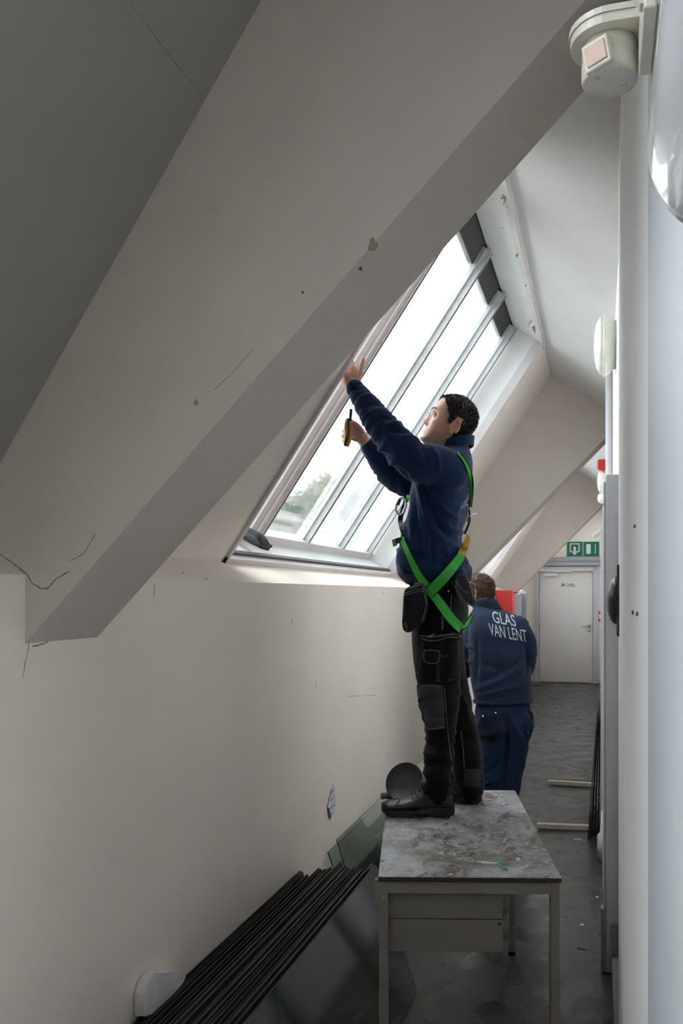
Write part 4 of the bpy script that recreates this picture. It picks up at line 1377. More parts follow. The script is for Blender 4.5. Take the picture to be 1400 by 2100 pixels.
def hair(parent, hm, region, grow, n, length, mat, seed, name='hair', lay=0.0, lift=Vector((0, 0, 0))):
    rnd = random.Random(seed)
    b = bmesh.new()
    zs = [-.11 + .228 * (k / 59) for k in range(60)]; nt_ = 80
    def P(th, z, g):
        e = noise.noise(hm @ Vector((math.cos(th) * .2, math.sin(th) * .2, z)) * 45) * .004
        return head_point(th, z, False, g + e) + Vector((0, 0, g * .9 if z > .08 else 0))
    vg = {}
    for i in range(59):
        for k in range(nt_):
            th = 2 * math.pi * k / nt_
            if region(th, (zs[i] + zs[i + 1]) / 2):
                ids = [(i, k), (i, (k + 1) % nt_), (i + 1, (k + 1) % nt_), (i + 1, k)]
                for q in ids:
                    if q not in vg: vg[q] = b.verts.new(hm @ P(2 * math.pi * q[1] / nt_, zs[q[0]], grow))
                f = b.faces.new([vg[q] for q in ids]); f.smooth = True
    top = [vg[(59, k)] for k in range(nt_) if (59, k) in vg]
    if len(top) == nt_: b.faces.new(top)
    r = bmesh.ops.extrude_face_region(b, geom=b.faces[:])
    inn = hm @ Vector((0, 0, .01))
    for v in [g for g in r['geom'] if isinstance(g, bmesh.types.BMVert)]: v.co += (inn - v.co).normalized() * .012
    R3 = hm.to_3x3()
    cnt = 0
    while cnt < n:
        th = rnd.uniform(0, 2 * math.pi); z = rnd.uniform(-.11, .117)
        if z > .1 and rnd.random() < .3: pass
        if not region(th, z): continue
        cnt += 1
        p = P(th, z, grow - .003)
        out = Vector((p.x * .9, p.y, p.z * .8 + .01)).normalized()
        d = (out * (1 - lay) + Vector((rnd.gauss(0, .25), rnd.gauss(0, .25), rnd.gauss(0, .25))) + Vector((-.25, 0, -.6)) * lay + lift * max(0, math.cos(th)) * (1 if z > .05 else 0)).normalized()
        L_ = length * rnd.uniform(.6, 1.3)
        t1 = d.cross(Vector((.3, .5, .8))).normalized() * .0021
        t2 = d.cross(t1).normalized() * .0021
        base = [b.verts.new(hm @ (p + t1)), b.verts.new(hm @ (p - t1 * .5 + t2)), b.verts.new(hm @ (p - t1 * .5 - t2))]
        tip = b.verts.new(hm @ (p + d * L_ + Vector((0, 0, -L_ * .15))))
        for k in range(3): b.faces.new((base[k], base[(k + 1) % 3], tip))
    o = obj(name, b, M[mat], parent)
    return o

def shoe(parent, heel, toe_dir, length, mat_l, mat_s, detail=True):
    """work shoe; heel = ground point under the back of the heel"""
    fx = toe_dir.normalized(); sy = UV.cross(fx).normalized()
    mt = Matrix.Translation(heel) @ Matrix((fx, sy, UV)).transposed().to_4x4()
    k = length
    # upper: station x, half width, height, bottom
    st = [(.02, .028, .088), (.06, .036, .100), (.16, .040, .104), (.28, .040, .108), (.40, .040, .100), (.52, .044, .082), (.66, .049, .066), (.80, .050, .058), (.90, .045, .052), (.97, .032, .040), (1.0, .012, .026)]
    b = bmesh.new(); rings = []
    for x, hw, h in catmull([tuple(s) for s in st], 3):
        ring = []
        for j in range(20):
            a = 2 * math.pi * j / 20
            yy = hw * math.copysign(abs(math.cos(a)) ** .8, math.cos(a)); zz = math.sin(a)
            z = .022 + (h - .022) * .5 * (1 + math.copysign(abs(zz) ** .8, zz))
            yy *= 1 - .35 * max(0, (z - .05) / .06)
            ring.append(b.verts.new(mt @ Vector((x * k, yy, z))))
        rings.append(ring)
    for A_, B_ in zip(rings, rings[1:]):
        for j in range(20): b.faces.new((A_[j], A_[(j + 1) % 20], B_[(j + 1) % 20], B_[j]))
    b.faces.new(rings[0]); b.faces.new(rings[-1])
    s = obj('shoe', b, M[mat_l], parent, True)
    # sole with waved upper edge and lugs
    b = bmesh.new(); n = 48; lo = []; hi = []
    for j in range(n):
        a = 2 * math.pi * j / n
        x = .5 + .515 * math.cos(a); 
        w = .5 + .5 * math.cos(a)
        hw = (.040 + .014 * w - .008 * gs(x - .42, .16))
        y = hw * math.copysign(abs(math.sin(a)) ** .62, math.sin(a))
        top = .030 + .008 * math.sin(x * 9) + (.014 if x > .93 else 0) + (.008 if x < .1 else 0)
        bot = .0 + .012 * gs(x - .39, .06) + .020 * max(0, (x - .86) / .15) ** 1.6 + .006 * max(0, (.06 - x) / .06)
        lo.append(b.verts.new(mt @ Vector((x * k, y, bot)))); hi.append(b.verts.new(mt @ Vector((x * k, y * .985, top))))
    b.faces.new(lo); b.faces.new(hi)
    for j in range(n): b.faces.new((lo[j], lo[(j + 1) % n], hi[(j + 1) % n], hi[j]))
    for j in range(16):
        x = .08 + .86 * j / 15
        if .30 < x < .47: continue
        if x > .88: continue
        for sgn in (-1, 1):
            bb = bmesh.new(); add_box(bb, (x * k - .004, sgn * .047 - .006, .001), (x * k + .004, sgn * .047 + .006, .014), .001); bb.transform(mt); merge(b, bb)
    obj('sole', b, M[mat_s], s)
    if detail:
        b = bmesh.new(); bb = bmesh.new(); bmesh.ops.create_uvsphere(bb, u_segments=16, v_segments=10, radius=1)
        bb.transform(mt @ Matrix.Translation((.40 * k, 0, .128)) @ Matrix.Rotation(math.radians(-25), 4, 'Y') @ Matrix.Diagonal((.020, .032, .030, 1))); merge(b, bb)
        obj('tongue', b, M[mat_l], s, True)
        b = bmesh.new()
        for q in range(4):
            x0_ = .45 + .06 * q; zt_ = .104 - .011 * q
            add_tube(b, [mt @ Vector(((x0_ - .02) * k, -.030, zt_ - .014)), mt @ Vector((x0_ * k, 0, zt_ + .003)), mt @ Vector(((x0_ + .02) * k, .030, zt_ - .014))], .0028, 6)
            add_tube(b, [mt @ Vector(((x0_ + .02) * k, -.030, zt_ - .016)), mt @ Vector((x0_ * k, 0, zt_ + .004)), mt @ Vector(((x0_ - .02) * k, .030, zt_ - .012))], .0028, 6)
        obj('laces', b, M['lace'], s)
        b = bmesh.new()
        for sgn in (-1, 1):
            add_tube(b, [mt @ Vector((x * k, sgn * y, z)) for x, y, z in ((.10, .0375, .060), (.22, .0405, .066), (.36, .041, .072), (.48, .043, .066), (.60, .0480, .050), (.72, .0515, .044))], .0024, 6)
            add_tube(b, [mt @ Vector((x * k, sgn * y, z)) for x, y, z in ((.30, .0405, .084), (.42, .0395, .078), (.54, .0425, .064))], .002, 6)
        obj('seam', b, M[mat_l], s, True)
        b = bmesh.new(); add_tube(b, [mt @ Vector((x * k, y, z)) for x, y, z in ((.84, -.0515, .042), (.80, -.044, .058), (.775, -.022, .064), (.77, 0, .065), (.775, .022, .064), (.80, .044, .058), (.84, .0515, .042))], .002, 6)
        obj('toe_cap_seam', b, M[mat_l], s, True)
    return s

def pouch(poly, d0, d1, base_d, parent, mat, name, vox=.0045, sm=7, fold=None):
    """hanging bag of cloth: outline as seen, front and back at their own depths, softened"""
    bm = bmesh.new()
    cx_ = sum(p[0] for p in poly) / len(poly); cy_ = sum(p[1] for p in poly) / len(poly)
    fr = [bm.verts.new(W(cx_ + (x - cx_) * .93, cy_ + (y - cy_) * .95, base_d + d0)) for x, y in poly]
    md = [bm.verts.new(W(x, y, base_d + (d0 + d1) / 2)) for x, y in poly]
    bk = [bm.verts.new(W(cx_ + (x - cx_) * .93, cy_ + (y - cy_) * .95, base_d + d1)) for x, y in poly]
    n = len(poly)
    for A_, B_ in ((fr, md), (md, bk)):
        for k in range(n): bm.faces.new((A_[k], A_[(k + 1) % n], B_[(k + 1) % n], B_[k]))
    bm.faces.new(fr); bm.faces.new(bk[::-1])
    bmesh.ops.triangulate(bm, faces=bm.faces[:])
    me = remesh(bm, vox, sm, .5)
    if fold: wrinkle(me, fold)
    w = me.copy()
    me.transform(Matrix.Translation(-world_loc(parent)))
    return mesh_obj(name, me, M[mat], parent, True), w
# ------------------------------------------------------------------ the man on the table
D0 = 3.5
ang = math.radians(11)
F1 = (-RV * math.cos(ang) + FV * math.sin(ang)).normalized()
base = W(890, 1660, 3.5); base.z = TZ
man = thing('person', base, 'man in navy fleece and black work trousers with green harness reaching up to the skylight', 'person')
hc = W(923, 869, 3.50)
hf = (-RV * .915 - FV * .05 + UV * .40); hu = (RV * .40 + UV * .92)
H1 = head_matrix(hc, hf, hu)

# continuous body
bm = bmesh.new()
add_head(bm, H1)
tube_rows(bm, [(932, 876, .0, .050), (936, 898, .0, .053), (932, 925, .01, .054), (922, 960, .02, .075)], D0)
torso(bm, [(912, 962, .02, .055, .10), (903, 990, .02, .085, .145), (893, 1060, .02, .09, .145), (886, 1130, .02, .085, .13), (892, 1190, .02, .085, .13), (895, 1250, .02, .085, .13)], D0, F1)
NA = [(912, 962, -.15, .055), (868, 945, -.19, .048), (828, 918, -.19, .043), (790, 882, -.16, .038), (755, 838, -.12, .033), (731, 800, -.07, .028), (724, 787, -.06, .029)]
tube_rows(bm, NA, D0)
FA = [(895, 965, .19, .055), (860, 985, .22, .05), (828, 988, .2, .045), (798, 970, .17, .041), (773, 940, .12, .034), (757, 917, .09, .028), (748, 905, .08, .027)]
tube_rows(bm, FA, D0)
NL = [(893, 1250, -.06, .075), (896, 1320, -.085, .07), (900, 1410, -.085, .062), (902, 1460, -.075, .050), (901, 1530, -.07, .042), (898, 1610, -.07, .038), (900, 1640, -.07, .038)]
FL = [(900, 1250, .10, .075), (908, 1330, .12, .065), (926, 1430, .13, .055), (945, 1500, .13, .052), (957, 1570, .125, .048), (964, 1620, .12, .038)]
tube_rows(bm, NL, D0); tube_rows(bm, FL, D0)
# near hand: palm laid on the casing board, fingers over its edge, thumb up
def hp(px, py, d): return W(px, py, D0 + d)
def fing(pts, r):
    rr = [r * 1.06, r, r * .95, r * .78]
    limb(bm, [(*hp(*p), q) for p, q in zip(pts, rr)], 10, 4)
limb(bm, [(*hp(722, 796, -.06), .027), (*hp(718, 784, -.055), .030), (*hp(713, 772, -.05), .029), (*hp(712, 762, -.045), .022)], 12, 4)
limb(bm, [(*hp(714, 790, -.05), .020), (*hp(707, 780, -.045), .020), (*hp(703, 771, -.035), .017)], 12, 4)
limb(bm, [(*hp(729, 788, -.06), .023), (*hp(727, 772, -.058), .024), (*hp(722, 758, -.05), .021), (*hp(718, 748, -.04), .015)], 12, 4)
limb(bm, [(*hp(730, 776, -.06), .020), (*hp(729, 766, -.058), .019), (*hp(724, 757, -.05), .017)], 12, 4)
fing([(721, 756, -.05), (715, 741, -.037), (716, 737, -.005), (723, 745, .025)], .0118)
fing([(712, 758, -.045), (706, 746, -.030), (707, 743, .004), (714, 751, .030)], .0118)
fing([(706, 766, -.04), (700, 757, -.024), (701, 753, .008), (708, 760, .032)], .0112)
fing([(702, 776, -.035), (696, 768, -.020), (697, 764, .008), (704, 770, .030)], .0102)
fing([(731, 782, -.06), (739, 766, -.068), (741, 751, -.064), (744, 737, -.056)], .0115)
# far hand closed on the pliers
limb(bm, [(*hp(750, 908, .08), .026), (*hp(740, 896, .075), .029), (*hp(731, 887, .07), .026)], 12, 4)
limb(bm, [(*hp(745, 898, .075), .024), (*hp(733, 880, .065), .022)], 12, 4)
for k, (x, y) in enumerate(((728, 872), (725, 881), (724, 891), (725, 900))):
    fing([(x + 4, y + 2, .06), (x - 9, y - 3, .028), (x - 20, y + 3, .04), (x - 19, y + 8, .075)], [.0098, .0102, .0098, .0086][k])
fing([(742, 884, .05), (732, 872, .035), (722, 866, .03), (714, 866, .04)], .0105)
# feet inside the shoes
me = remesh(bm, .0034, 2, .45)
wr1, wr2 = hp(722, 770, -.05), hp(735, 888, .06)
def tint1(h, w):
    if (w - wr1).length < .14 or (w - wr2).length < .14:
        n_ = noise.noise(w * 60)
        return mixt(mixt(SKIN, (.64, .42, .34), .5 + n_), RED, .35 - .5 * noise.noise(w * 25))
    c = SKIN
    if h.x > -.02 and h.length < .2:
        lip = gs(h.z + .073, .010) * gs(h.y, .020) * (1 if h.x > .080 else 0)
        st = max(0, min(1, (-.040 - h.z) / .03)) * (1 if h.x > -.02 else 0)
        st = max(st, .75 * gs(h.z + .056, .007) * gs(h.y, .024))
        st *= (1 - gs(abs(h.y) - .045, .015) * (1 if h.z > -.06 else 0) * .6)
        n_ = .5 + noise.noise(w * 120) * .5
        c = mixt(c, STUB, st * (.55 + .3 * n_))
        c = mixt(c, LIP, lip * .9)
        c = mixt(c, RED, .5 * gs(h.z + .03, .02) * gs(abs(h.y) - .045, .02) + .5 * gs(h.z + .036, .012) * gs(h.y, .015))
        c = mixt(c, (.30, .17, .13), .7 * gs(abs(h.y) - .031, .013) * gs(h.z - .011, .004))
    if abs(h.y) > .072 and -.05 < h.z < .04 and -.05 < h.x < .01: c = mixt(c, RED, .7)
    return c
me.transform(Matrix.Translation(-man.location)); HM1 = Matrix.Translation(-man.location) @ H1
wr1 -= man.location; wr2 -= man.location
paint_skin(me, HM1, tint1)
body1 = mesh_obj('body', me, M['skin'], man, True)
# eyes, brows
for s in (1, -1):
    b = bmesh.new(); bmesh.ops.create_uvsphere(b, u_segments=20, v_segments=14, radius=.0118); b.transform(H1 @ Matrix.Translation((.0685, s * .031, .000)))
    e = obj('eye', b, M['eye_white'], body1, True)
    b = bmesh.new(); dirv = (H1.to_3x3() @ Vector((.90, s * .34, .16))).normalized(); cc_ = H1 @ Vector((.0685, s * .031, .0))
    add_lathe(b, [(.0064, .0100), (.0052, .0112), (.0, .0124)], cc_, dirv, 20); obj('iris', b, M['iris'], e, True)
    b = bmesh.new(); add_tube(b, [H1 @ Vector((.0795 - .004 * abs(t), s * (.031 + t * .012), .0062 - .003 * t * t)) for t in (-1, -.5, 0, .5, 1)], [.0014, .0024, .0028, .0026, .0016], 6)
    obj('eyelid', b, M['hair1'], e)
    b = bmesh.new(); add_tube(b, [H1 @ Vector((.0955 - .010 * (u) ** 2 - .006 * u, s * (.014 + u * .030), .0235 + .005 * math.sin(u * 3.0))) for u in (0, .25, .5, .75, 1)], [.0018, .0033, .0034, .0028, .0012], 7)
    obj('eyebrow', b, M['hair1'], body1)
def reg1(th, z):
    a = abs((th + math.pi) % (2 * math.pi) - math.pi) * 180 / math.pi   # 0 front
    if a < 38: return z > .079
    if a < 62: return z > .079 - (a - 38) / 24 * .030
    if a < 78: return z > .049 - (a - 62) / 16 * .035
    if a < 92: return z > -.014
    if a < 112: return z > .026
    return z > -.075
hair(man, H1, reg1, .004, 6500, .0125, 'hair1', 4, 'hair', .32, Vector((1.3, 0, .9)))

# fleece
bm = bmesh.new()
torso(bm, [(936, 905, .01, .048, .062), (934, 918, .01, .056, .070), (929, 930, .02, .074, .11), (920, 945, .02, .098, .172), (909, 968, .02, .120, .198), (905, 1010, .02, .122, .196), (897, 1060, .02, .120, .185),
           (884, 1100, .02, .124, .178), (884, 1140, .02, .134, .178), (889, 1168, .02, .152, .185), (894, 1185, .02, .140, .175), (896, 1196, .02, .125, .165)], D0, F1)
tube_rows(bm, [(915, 968, -.13, .088), (893, 955, -.16, .085), (860, 950, -.185, .078), (828, 926, -.19, .070), (792, 886, -.16, .063), (768, 855, -.135, .056), (748, 826, -.105, .047), (731, 801, -.075, .037), (727, 795, -.07, .036)], D0, 20)
tube_rows(bm, [(890, 975, .17, .085), (860, 984, .20, .075), (830, 986, .2, .068), (800, 968, .17, .060), (778, 942, .125, .050), (760, 920, .095, .040), (756, 915, .09, .038)], D0, 20)
me = remesh(bm, .0085, 4, .5)
P_ = lambda px, py, d: W(px, py, D0 + d)
wrinkle(me, [arm_folds(P_(905, 962, -.15), P_(792, 886, -.16), .13, 26, .0075, 1, 5, .75, .4),
             arm_folds(P_(800, 895, -.16), P_(727, 795, -.07), .10, 34, .0065, 2, 5, .35, .6),
             arm_folds(P_(880, 978, .17), P_(800, 968, .17), .12, 30, .006, 3, 5, .8, .5),
             arm_folds(P_(800, 968, .17), P_(756, 915, .09), .10, 38, .0055, 4, 5, .3, .6),
             drape(UV * .93 + RV * -.36, 11, 1.6, .006, 5, 1.75, 2.16),
             fold_lines([([(853, 975), (862, 1010), (872, 1055), (892, 1092), (915, 1115)], 5, .013), ([(862, 975), (874, 1012), (886, 1055), (908, 1088), (934, 1112)], 5, -.012),
                         ([(872, 985), (888, 1022), (912, 1048), (945, 1068)], 5, .012), ([(846, 985), (850, 1030), (856, 1080), (870, 1120)], 4, -.012),
                         ([(845, 985), (843, 1050), (842, 1105)], 4, .010), ([(838, 1005), (836, 1090)], 3.5, -.009), ([(833, 1020), (829, 1085)], 3.5, .008),
                         ([(875, 1080), (874, 1110), (878, 1150)], 4, .010), ([(884, 1100), (886, 1160)], 4, -.009), ([(893, 1010), (925, 1025), (955, 1028)], 4.5, -.009), ([(905, 1075), (935, 1090), (955, 1092)], 4, .008),
                         ([(820, 1125), (823, 1155), (838, 1180)], 4, .012), ([(832, 1120), (838, 1150), (852, 1172)], 4, -.011), ([(842, 1120), (852, 1150), (868, 1168)], 4, .010),
                         ([(816, 1160), (830, 1182), (850, 1184)], 4, -.010), ([(900, 1125), (920, 1150), (950, 1162)], 4, -.009), ([(930, 1120), (945, 1140), (958, 1165)], 4, .011), ([(915, 1165), (940, 1172), (960, 1176)], 3.5, .010),
                         ([(796, 888), (812, 883), (826, 884), (836, 892)], 4, -.016), ([(790, 874), (806, 870), (820, 876)], 4.5, .013), ([(812, 900), (840, 897), (862, 905)], 5, .010), ([(858, 905), (872, 930), (880, 965)], 5, -.010), ([(878, 908), (896, 935), (900, 965)], 5, .010),
                         ([(735, 815), (752, 812), (766, 818)], 3.5, .009), ([(745, 838), (765, 828), (782, 832)], 3.5, -.009), ([(752, 850), (772, 842), (790, 845)], 3.5, .009), ([(762, 866), (782, 856), (800, 860)], 3.5, -.009),
                         ([(722, 800), (735, 797), (745, 800)], 3, -.006),
                         ([(765, 925), (780, 920), (795, 925)], 3.5, .009), ([(772, 945), (788, 935), (805, 936)], 3.5, -.009), ([(780, 962), (798, 950), (816, 950)], 3.5, .009), ([(820, 960), (835, 975), (838, 995)], 4, -.010)]),
             drape(UV * .6 + RV * .7, 16, 4, .011, 8, 1.6, 1.84)])
for v in me.vertices:
    pass
me.transform(Matrix.Translation(-man.location))
jack_me = me
jacket = mesh_obj('fleece_jacket', me, M['fleece'], man, True)
# collar and cuffs
bm = bmesh.new()
rings = []
for k, (px, py, g) in enumerate(((938, 922, .0), (937, 908, .004), (936.5, 903, .007))):
    c = W(px, py, D0 + .01); rings.append([c + F1 * (.060 + g) * math.cos(t) + UV.cross(F1) * (.068 + g) * math.sin(t) + UV * (-.014 * math.cos(t)) for t in [2 * math.pi * j / 36 for j in range(36)]])
rv = [[bm.verts.new(p) for p in r] for r in rings]
for a, b in zip(rv, rv[1:]):
    for j in range(36): bm.faces.new((a[j], a[(j + 1) % 36], b[(j + 1) % 36], b[j]))
r = bmesh.ops.extrude_face_region(bm, geom=bm.faces[:])
cen = W(937, 912, D0 + .01)
for v in [g for g in r['geom'] if isinstance(g, bmesh.types.BMVert)]:
    d_ = v.co - cen; d_.z = 0; v.co += d_.normalized() * .008 + UV * .001
obj('collar', bm, M['fleece'], jacket, True)
for (a, b2, r_) in ((P_(731, 801, -.075), P_(725.5, 793, -.069), .0375), (P_(760, 920, .095), P_(754.5, 913, .09), .0395)):
    bm = bmesh.new(); add_tube(bm, [a, b2], [r_, r_ * .97], 24); obj('cuff', bm, M['fleece'], jacket, True)

# trousers
bm = bmesh.new()
torso(bm, [(898, 1178, .02, .112, .160), (900, 1210, .02, .112, .165), (900, 1250, .02, .120, .172), (902, 1285, .02, .112, .165)], D0, F1)
tube_rows(bm, [(893, 1262, -.065, .098), (895, 1310, -.085, .100), (897, 1360, -.09, .095), (899, 1410, -.088, .086), (901, 1455, -.08, .077), (903, 1500, -.075, .062), (900, 1550, -.07, .055), (897, 1595, -.07, .053), (897, 1628, -.07, .050), (899, 1640, -.07, .046)], D0, 20)
tube_rows(bm, [(902, 1262, .09, .100), (905, 1320, .11, .092), (915, 1380, .125, .084), (928, 1440, .13, .078), (942, 1490, .13, .072), (955, 1550, .125, .066), (963, 1600, .12, .062), (966, 1618, .12, .055)], D0, 20)
me = remesh(bm, .0085, 4, .5)
wrinkle(me, [arm_folds(P_(895, 1300, -.085), P_(901, 1490, -.075), .14, 22, .006, 11, 4, .75, .45),
             arm_folds(P_(901, 1490, -.075), P_(897, 1635, -.07), .11, 26, .012, 12, 4, .55, .5),
             arm_folds(P_(925, 1330, .12), P_(966, 1615, .12), .12, 16, .007, 13, 4, .6, .5),
             drape(UV, 10, 3, .004, 15, 1.3, 1.6),
             fold_lines([([(856, 1425), (875, 1437), (908, 1432)], 4, -.011), ([(862, 1447), (885, 1458), (910, 1455)], 4.5, .012), ([(866, 1465), (888, 1474), (912, 1470)], 3.5, -.010),
                         ([(872, 1502), (890, 1514), (920, 1510)], 4, .012), ([(874, 1520), (895, 1528), (922, 1524)], 4, -.012), ([(872, 1540), (895, 1550), (922, 1542)], 5, .012), ([(872, 1566), (896, 1572), (918, 1566)], 4, -.010),
                         ([(872, 1590), (896, 1600), (916, 1596)], 4, .010), ([(938, 1410), (950, 1440), (962, 1480)], 5, .010), ([(946, 1500), (965, 1520), (980, 1530)], 5, -.010), ([(950, 1545), (968, 1555), (982, 1560)], 4, .009),
                         ([(862, 1300), (880, 1296), (905, 1292)], 4, -.008)])])
trou_me = me
me.transform(Matrix.Translation(-man.location))
trousers = mesh_obj('trousers', me, M['denim_blk'], man, True)
m1, m2 = jack_me.copy(), trou_me.copy()
for q in (m1, m2): q.transform(Matrix.Translation(man.location))
CL = Cloth(m1, m2); CT = Cloth(m2); CJ = Cloth(m1)

# shirt hem, belt
patch(CT, [(848, 1194), (858, 1180), (872, 1176), (880, 1182), (868, 1192), (852, 1203)], .006, .004, M['shirt'], 'undershirt_hem', man, 2)
patch(CT, [(838, 1196), (850, 1200), (868, 1196), (880, 1190), (884, 1198), (866, 1208), (846, 1212)], .005, .004, M['canvas_grey'], 'waistband', trousers, 2)
# hanging front pocket
pk, pkw = pouch([(831, 1208), (848, 1202), (868, 1196), (872, 1210), (876, 1240), (874, 1258), (868, 1273), (858, 1283), (846, 1291), (836, 1297), (828, 1294), (825, 1282), (827, 1255), (828, 1225)], -.205, -.135, D0, trousers, 'pocket_blk', 'holster_pocket', fold=[drape(UV * .9 + RV * .2, 18, 5, .007, 3)])
CK = Cloth(pkw)
cp = Cloth(m2)
def stitch_front(lines, parent, dist, name='stitching', r=.0009, on=None):
    on = on or CT
    b = bmesh.new()
    for pts in lines:
        fine = []
        for a, c in zip(pts, pts[1:]):
            n = max(1, int(math.hypot(c[0] - a[0], c[1] - a[1]) / 3)); fine += [(a[0] + (c[0] - a[0]) * k / n, a[1] + (c[1] - a[1]) * k / n) for k in range(n)]
        fine.append(pts[-1])
        P = []
        for x, y in fine:
            q, n_ = on.hit(x, y); P.append(q + (O_CAM - q).normalized() * dist)
        P = [P[0]] + [(P[k - 1] + P[k] * 2 + P[k + 1]) / 4 for k in range(1, len(P) - 1)] + [P[-1]]
        for k in range(len(P) - 1): add_tube(b, [P[k], P[k] + (P[k + 1] - P[k]) * .78], r, 4)
    o_ = obj(name, b, M['stitch'], parent); o_['kind'] = 'stuff'
    return o_
stitch_front([[(831, 1216), (848, 1210), (869, 1206)], [(830, 1221), (848, 1215), (870, 1211)], [(866, 1198), (869, 1215), (873, 1240), (870, 1258), (865, 1274)], [(870, 1197), (873, 1218), (876, 1242)], [(828, 1278), (833, 1290), (836, 1294)], [(831, 1276), (836, 1288)]], pk, .002, on=CK)
# grey rear pocket and its flap
pk2, pkw2 = pouch([(927, 1186), (938, 1179), (955, 1177), (961, 1186), (966, 1205), (972, 1225), (975, 1238), (968, 1244), (955, 1240), (946, 1234), (936, 1214), (930, 1200)], -.175, -.115, D0, trousers, 'canvas_grey', 'back_pocket', fold=[drape(UV * .9 - RV * .3, 18, 5, .006, 4)])
CK2 = Cloth(pkw2)
stitch_front([[(934, 1190), (936, 1200), (944, 1222), (952, 1234), (966, 1241), (973, 1240)], [(955, 1180), (962, 1198), (972, 1230)], [(937, 1188), (940, 1200), (950, 1212), (961, 1216)], [(931, 1200), (942, 1225), (950, 1236)]], pk2, .002, on=CK2)
# tool loop tab with popper
tab = patch(CT, [(915, 1208), (926, 1206), (927, 1218), (920, 1221), (914, 1218)], .012, .006, M['pocket_blk'], 'tool_loop', trousers, 2)
q, n_ = CT.hit(919, 1212); b = bmesh.new(); add_lathe(b, [(.005, 0), (.005, .002), (.002, .004), (0, .004)], q + (O_CAM - q).normalized() * .019, O_CAM - q, 16); obj('popper', b, M['alloy'], tab)
# cargo pocket on the near thigh
cg = patch(CT, [(862, 1312), (900, 1314), (940, 1309), (942, 1345), (940, 1392), (915, 1398), (880, 1402), (856, 1400), (860, 1350)], .006, .006, M['denim_blk'], 'cargo_pocket', trousers, 4, .004)
patch(CT, [(861, 1300), (882, 1304), (905, 1301), (930, 1297), (944, 1303), (943, 1311), (920, 1309), (900, 1316), (880, 1318), (863, 1311)], .014, .004, M['pocket_blk'], 'pocket_flap', cg, 3, .003)
patch(CT, [(869, 1333), (884, 1332), (902, 1334), (900, 1358), (893, 1362), (872, 1360), (868, 1354)], .016, .005, M['pocket_blk'], 'phone_flap', cg, 3, .003)
stitch_front([[(862, 1303), (882, 1307), (905, 1304), (930, 1300), (943, 1305)], [(863, 1309), (880, 1315), (900, 1313), (920, 1306), (942, 1309)]], cg, .024)
stitch_front([[(869, 1334), (884, 1333), (902, 1335), (900, 1357), (893, 1361), (872, 1359), (868, 1353), (869, 1334)]], cg, .026, r=.0008)
stitch_front([[(866, 1318), (863, 1360), (861, 1400)], [(902, 1344), (940, 1342)], [(904, 1347), (939, 1345)], [(923, 1345), (921, 1396)], [(926, 1345), (924, 1395)], [(940, 1313), (941, 1345), (937, 1390)], [(895, 1362), (896, 1400)], [(899, 1362), (900, 1398)], [(905, 1245), (906, 1292)], [(909, 1246), (908, 1292)], [(910, 1405), (913, 1440), (918, 1500), (925, 1560)], [(945, 1500), (950, 1540), (952, 1578)], [(927, 1186), (924, 1250)], [(930, 1262), (940, 1280)]], trousers, .0155, r=.0008)
stitch_front([[(876, 1305), (892, 1300)], [(877, 1307), (890, 1303)]], cg, .026, 'maker_tag', .0012)
# knee pad pocket
kp = patch(CT, [(855, 1405), (880, 1402), (906, 1404), (909, 1430), (911, 1462), (912, 1494), (893, 1497), (876, 1498), (872, 1478), (868, 1458), (858, 1440)], .007, .005, M['canvas_grey'], 'knee_pad', trousers, 4, .004)
stitch_front([[(855, 1409), (880, 1407), (906, 1408)], [(876, 1494), (893, 1494), (911, 1491)]], kp, .0165, r=.0008)
patch(CT, [(952, 1578), (968, 1576), (984, 1577), (985, 1612), (968, 1614), (951, 1613)], .006, .004, M['canvas_grey'], 'hem_patch', trousers, 2)
patch(CT, [(919, 1596), (927, 1592), (931, 1603), (935, 1618), (930, 1628), (917, 1632), (919, 1615)], .006, .005, M['canvas_grey'], 'hem_patch', trousers, 2, .002)

# shoes
g = W(931, 1670, 3.43); g.z = TZ
shoe(man, tp(930, 1671), -RV, .292, 'leather', 'sole')
shoe(man, tp(986, 1645), (-RV * .93 + FV * .05), .288, 'leather', 'sole')

# harness
hr = strap(CL, [(822, 1103), (838, 1140), (862, 1186), (895, 1228), (925, 1268), (948, 1290)], [11, 13, 17, 20, 21, 21], .016, 'harness_strap', man)
strap(CL, [(947, 1136), (938, 1151), (905, 1190), (879, 1216)], [17, 20, 23, 23], .022, 'harness_strap', man)
strap(CL, [(961, 1096), (955, 1116), (945, 1140)], [6, 13, 17], .024, 'label_tape', man, 'web_yellow', False)
strap(CJ, [(938, 928), (952, 945), (963, 970), (967, 1000), (964, 1040)], [5, 7, 8, 7, 5], .008, 'harness_strap', man)
strap(CL, [(944, 1292), (957, 1280), (968, 1262)], [7, 8, 6], .020, 'harness_strap', man)
strap(CJ, [(962, 1045), (962, 1070), (952, 1095)], [3, 4, 5], .010, 'harness_strap', man, 'web_edge', False)
strap(CJ, [(834, 1008), (829, 1035), (821, 1062), (823, 1082), (828, 1100)], [6, 8, 10, 9, 7], .010, 'chest_strap', man, 'web_edge', False)
strap(CJ, [(837, 1015), (834, 1030)], [7, 6], .014, 'chest_strap', man, 'web_green', False)
strap(CJ, [(829, 1045), (824, 1055)], [7, 7], .015, 'chest_strap', man, 'web_green', False)
